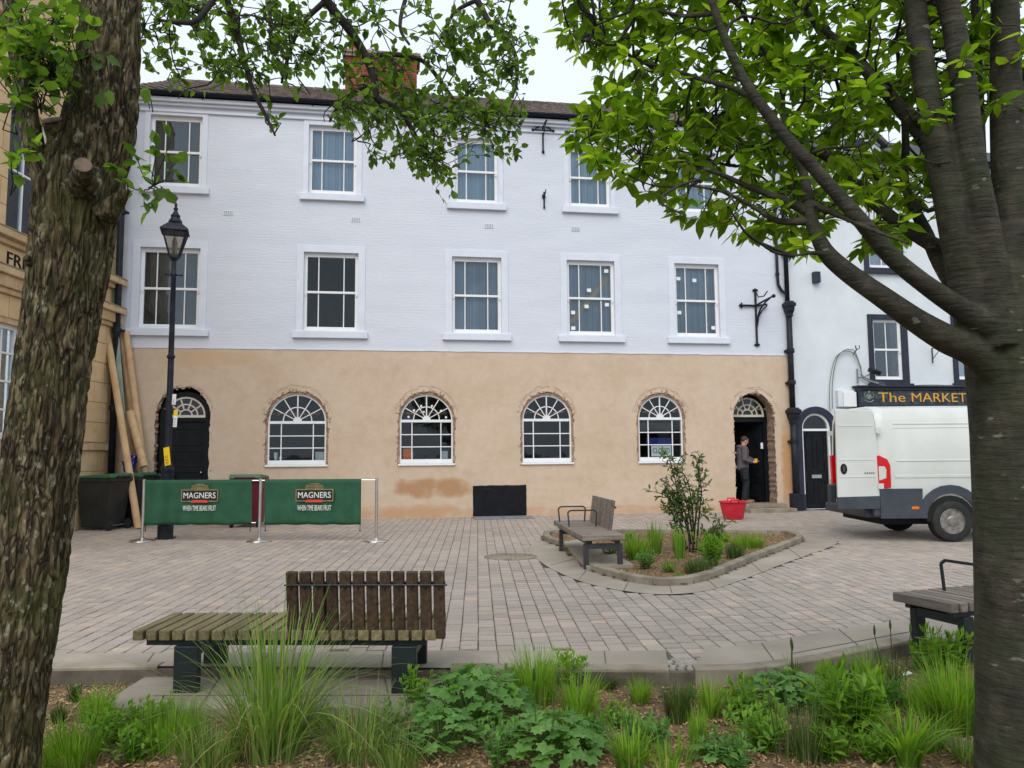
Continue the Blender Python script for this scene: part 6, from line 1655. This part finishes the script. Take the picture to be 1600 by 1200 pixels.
leafy(1395,1105,B,12,0.138,.12,.4,.1,'leaf_g','few broad grey-green leaves under the paper scrap',per=4)
grass(1245,1068,B,51,0.202,.5,.008,.3,'grass3','strap-leaved clump with bud spikes at the kerb bend',.03)
def spikes(px, py, zg, n, h, label):
    o = plant('flower_spike', px, py, zg, label, 'plant'); mb = MB(); hd = MB()
    for _ in range(n):
        x, y = random.uniform(-.05,.05), random.uniform(-.05,.05); hh = h*random.uniform(.8,1.05); t = (x*1.8,y*1.8,hh); mb.tube([(x,y,0),(x*1.3,y*1.3,hh*.6),t],[.004,.0035,.003],5); hd = MB(); hd.lathe([(.003,0),(.008,.015),(.009,.04),(.005,.065),(.001,.075)],6,t); hd.build('bud', M['leaf_s'], o, smooth=True)
    mb.build('stalk', M['grass3'], o)
spikes(1236,1066,B,2,.25,'pair of dark bud spikes rising at the kerb bend'); spikes(1397,1082,B,3,.42,'tall dark bud spikes left of the right-hand bench'); spikes(843,1190,B,2,.5,'two thin dark stalks standing in the low geranium'); spikes(1225,1190,B,5,.30,'cluster of thin bud stalks at bottom edge below geranium mound')
grass(1262,1185,B,240,0.291,.5,.004,.3,'grass3','fine dark grass at the bottom edge below leafy perennial',.12)
grass(1160,1085,B,45,0.179,.35,.006,.2,'grass2','few thin blades below the curved kerb',.03)
grass(1232,1062,B,39,0.224,.8,.004,.4,'grass2','thin arching blades against the curved kerb',.03)
leafy(170,1160,B,48,0.184,.07,.45,.26,'leaf_p','low bright leafy plant beside the left trunk')
leafy(235,1142,B,35,0.172,.065,.45,.2,'leaf_p','low leafy plant left of the arching grass')
grass(115,1098,B,90,0.157,.5,.008,.3,'grass3','small strap-leaved tuft in bark by the left kerb',.03)
grass(92,1128,B,120,0.134,.5,.005,.3,'grass3','small dark tuft touching the left trunk',.04)
grass(110,1195,B,390,0.269,.6,.005,.35,'grass2','bright grass at bottom left beside the trunk foot',.16)
grass(270,1165,B,495,0.291,.6,.005,.4,'grass2','soft grass clump left of the arching grass base',.18)
grass(330,1198,B,300,0.291,.7,.006,.5,'grass1','loose grass at the bottom edge under the arching clump',.15)
leafy(640,1180,B,25,0.138,.05,.4,.18,'leaf_s','low dark leafy cover between grass and geranium')
leafy(930,1170,B,28,0.184,.07,.34,.14,'leaf_g','grey-green leafy sprig below the bright sedge')
leafy(1010,1165,B,25,0.138,.10,.28,.14,'leaf_g','narrow-leaved sprig left of upright sedge')
leafy(1080,1090,B,9,0.081,.05,.4,.06,'leaf_g','tiny seedling below the drainage gap')
# filler growth across the near bed
def near_free(x0,x1,y0,y1): return random.uniform(x0,x1), random.uniform(y0,y1)
for i,(px,py,k,lab) in enumerate([(205,1190,'l','low bright leaves at bottom left, right of trunk grass'),(150,1128,'g','thin grass sprouts below the left kerb end'),(500,1140,'g','fine grass behind the big clump at the bench pad edge'),(600,1150,'l','leafy shoots between the arching grass and largest geranium'),(620,1196,'g','grass sprouts at the bottom edge below leafy shoots'),(780,1196,'l','bright shoots at the bottom edge under the largest geranium'),(800,1090,'l','leafy shoots behind the largest geranium mound'),(885,1150,'g','soft grass between the bright sedges'),(960,1135,'l','small leafy rosette in bark right of bright sedge'),(1045,1195,'g','grass tuft at the bottom edge centre right'),(1110,1120,'g','thin sprouts right of the dark spiky sedge'),(1140,1195,'l','leafy perennial at the bottom edge left of bud stalks'),(1180,1128,'l','leafy shoots left of the geranium mound'),(1285,1135,'l','fresh leafy shoots right of the geranium mound'),(1300,1190,'l','broad leafy growth at the bottom edge, right of dark grass'),(1370,1135,'g','soft grass right of the tall bright perennial'),(1375,1190,'l','bright leafy shoots left of the daylily'),(1440,1110,'g','soft pale grass left of the large bright clump'),(1455,1170,'g','grass between daylily and trunk'),(1445,1050,'l','leafy shoots under the right-hand bench front leg'),(1510,1190,'g','grass at the right trunk foot'),(1360,1060,'g','fine sprouts along the curved kerb right part'),(890,1070,'l','leafy sprig against the middle kerb'),(730,1082,'g','grass tuft at the bench pad corner')]):
    if k == 'g': grass(px,py,B,random.randint(120,260),random.uniform(.16,.28),random.uniform(.6,.95),random.uniform(.004,.007),.45,random.choice(['grass2','grass2','grass1']),lab,random.uniform(.06,.14))
    else: leafy(px,py,B,random.randint(14,28),random.uniform(.14,.24),random.uniform(.06,.10),random.uniform(.32,.45),random.uniform(.12,.22),random.choice(['leaf_p','leaf_p','leaf_g']),lab)
# raised planter
Bm = .03
grass(995,873,Bm,300,0.415,.7,.012,.35,'leaf_p' if False else 'grass2','dense green clump at the planter left, near the bench',.14)
grass(1024,866,Bm,90,0.512,.28,.02,.1,'grass2','upright iris-like clump left of the planter shrub',.09)
grass(1062,872,Bm,90,0.488,.24,.018,.08,'grass2','upright iris-like clump directly before the planter shrub',.08)
leafy(1010,888,Bm,23,0.208,.09,.4,.16,'leaf_g','low grey-green plant at the planter front left')
leafy(1112,884,Bm,44,0.390,.12,.34,.26,'leaf_p','bright leafy mound at the planter front centre')
grass(1090,896,Bm,360,0.244,.8,.006,.3,'grass3','low greyish tuft at the planter front kerb',.16)
grass(1148,873,Bm,210,0.268,.7,.009,.3,'grass3','dark tuft beside the planter right kerb',.12)
grass(1168,855,Bm,390,0.268,.8,.010,.3,'grass2','broad bright tuft at the planter right end',.26)
grass(1132,846,Bm,120,0.195,.6,.010,.2,'grass2','small bright tuft behind the planter shrub',.08)
grass(983,846,Bm,135,0.195,.6,.010,.2,'grass2','small bright tuft at the planter back beside the bench',.08)
leafy(950,868,Bm,17,0.156,.07,.4,.18,'leaf_s','sparse low plant under the planter bench')
leafy(1045,893,Bm,17,0.104,.06,.4,.16,'leaf_p','low bright cover at the planter front edge')
leafy(1120,866,Bm,27,0.364,.10,.3,.16,'leaf_s','dark leafy stems right of the planter shrub foot')
leafy(1060,905,Bm,6,0.078,.05,.4,.08,'leaf_p','tiny seedlings in bark at the planter front')
# shrub
sp = gnd(1082,864,Bm); sh = empty('shrub', sp, 0, 'tall sparse leggy shrub growing from the raised planter', 'shrub')
cr = Crown(); sY = sp.y
def sat(px, py, dy=0): return at(px, py, sY+dy) - sp
st_list = [[(1078,862),(1075,830),(1062,790),(1055,750),(1045,715),(1040,708)],[(1082,862),(1088,800),(1092,760),(1090,725),(1080,708)],[(1085,862),(1078,810),(1070,775),(1058,735),(1065,712)],[(1088,862),(1092,810),(1096,770),(1093,740),(1092,715)],
  [(1074,858),(1062,815),(1050,785),(1035,772),(1018,768)],[(1092,860),(1105,840),(1120,830),(1130,815)],[(1080,850),(1070,800),(1052,765),(1030,748)],[(1085,850),(1080,780),(1068,740),(1035,720)],[(1072,860),(1058,825),(1050,800),(1040,790)],[(1095,860),(1108,850),(1112,838)]]
nodes = []
for st in st_list:
    dy = random.uniform(-.3,.3); P = smooth_path([sat(x,y,dy*i/5) for i,(x,y) in enumerate(st)],4); cr.tw.tube(P,[.016-.013*i/len(P) for i in range(len(P))],6); nodes.append(P)
for P in nodes:
    n = len(P)
    for i in range(4,n):
        for _ in range(3 if i < n*.75 else 1):
            p = P[i]+rv(.01); d = rv(1.0); d.z = abs(d.z)*.5; L = random.uniform(.06,.22)
            z = p.z
            if z > 1.0: L *= .55
            q = p+d.normalized()*L; pts = cr.twig(p,q,.005,.002,0,3,.08); cr.spray(pts, 6 if z < .9 else 3,(.055,.095),(.38,.5),.2,.1,.8)
V, F = leaf_pts(1,1,.12,.12); mb = MB()
for T,L,W in cr.leaves: mb.add([T @ Vector((x*W,y*L,z*W)) for x,y,z in V], F)
tag(mb.build('crown', M['leaf_s'], sh, smooth=True), kind='stuff'); cr.tw.build('stems', M['bark_t'], sh, smooth=True)
# weeds at the lamp foot
o = empty('weed_tuft', lp, 0, 'small weeds growing round the foot of the street lamp', 'weeds'); mb = MB()
for k in range(8):
    a = k*.8; b_ = MB(); blades(b_, 10, .06, .8, .008, .3, .03); mb.add([(x+.17*math.cos(a),y+.17*math.sin(a),z) for x,y,z in b_.v], b_.f)
mb.build('blades', M['grass3'], o)
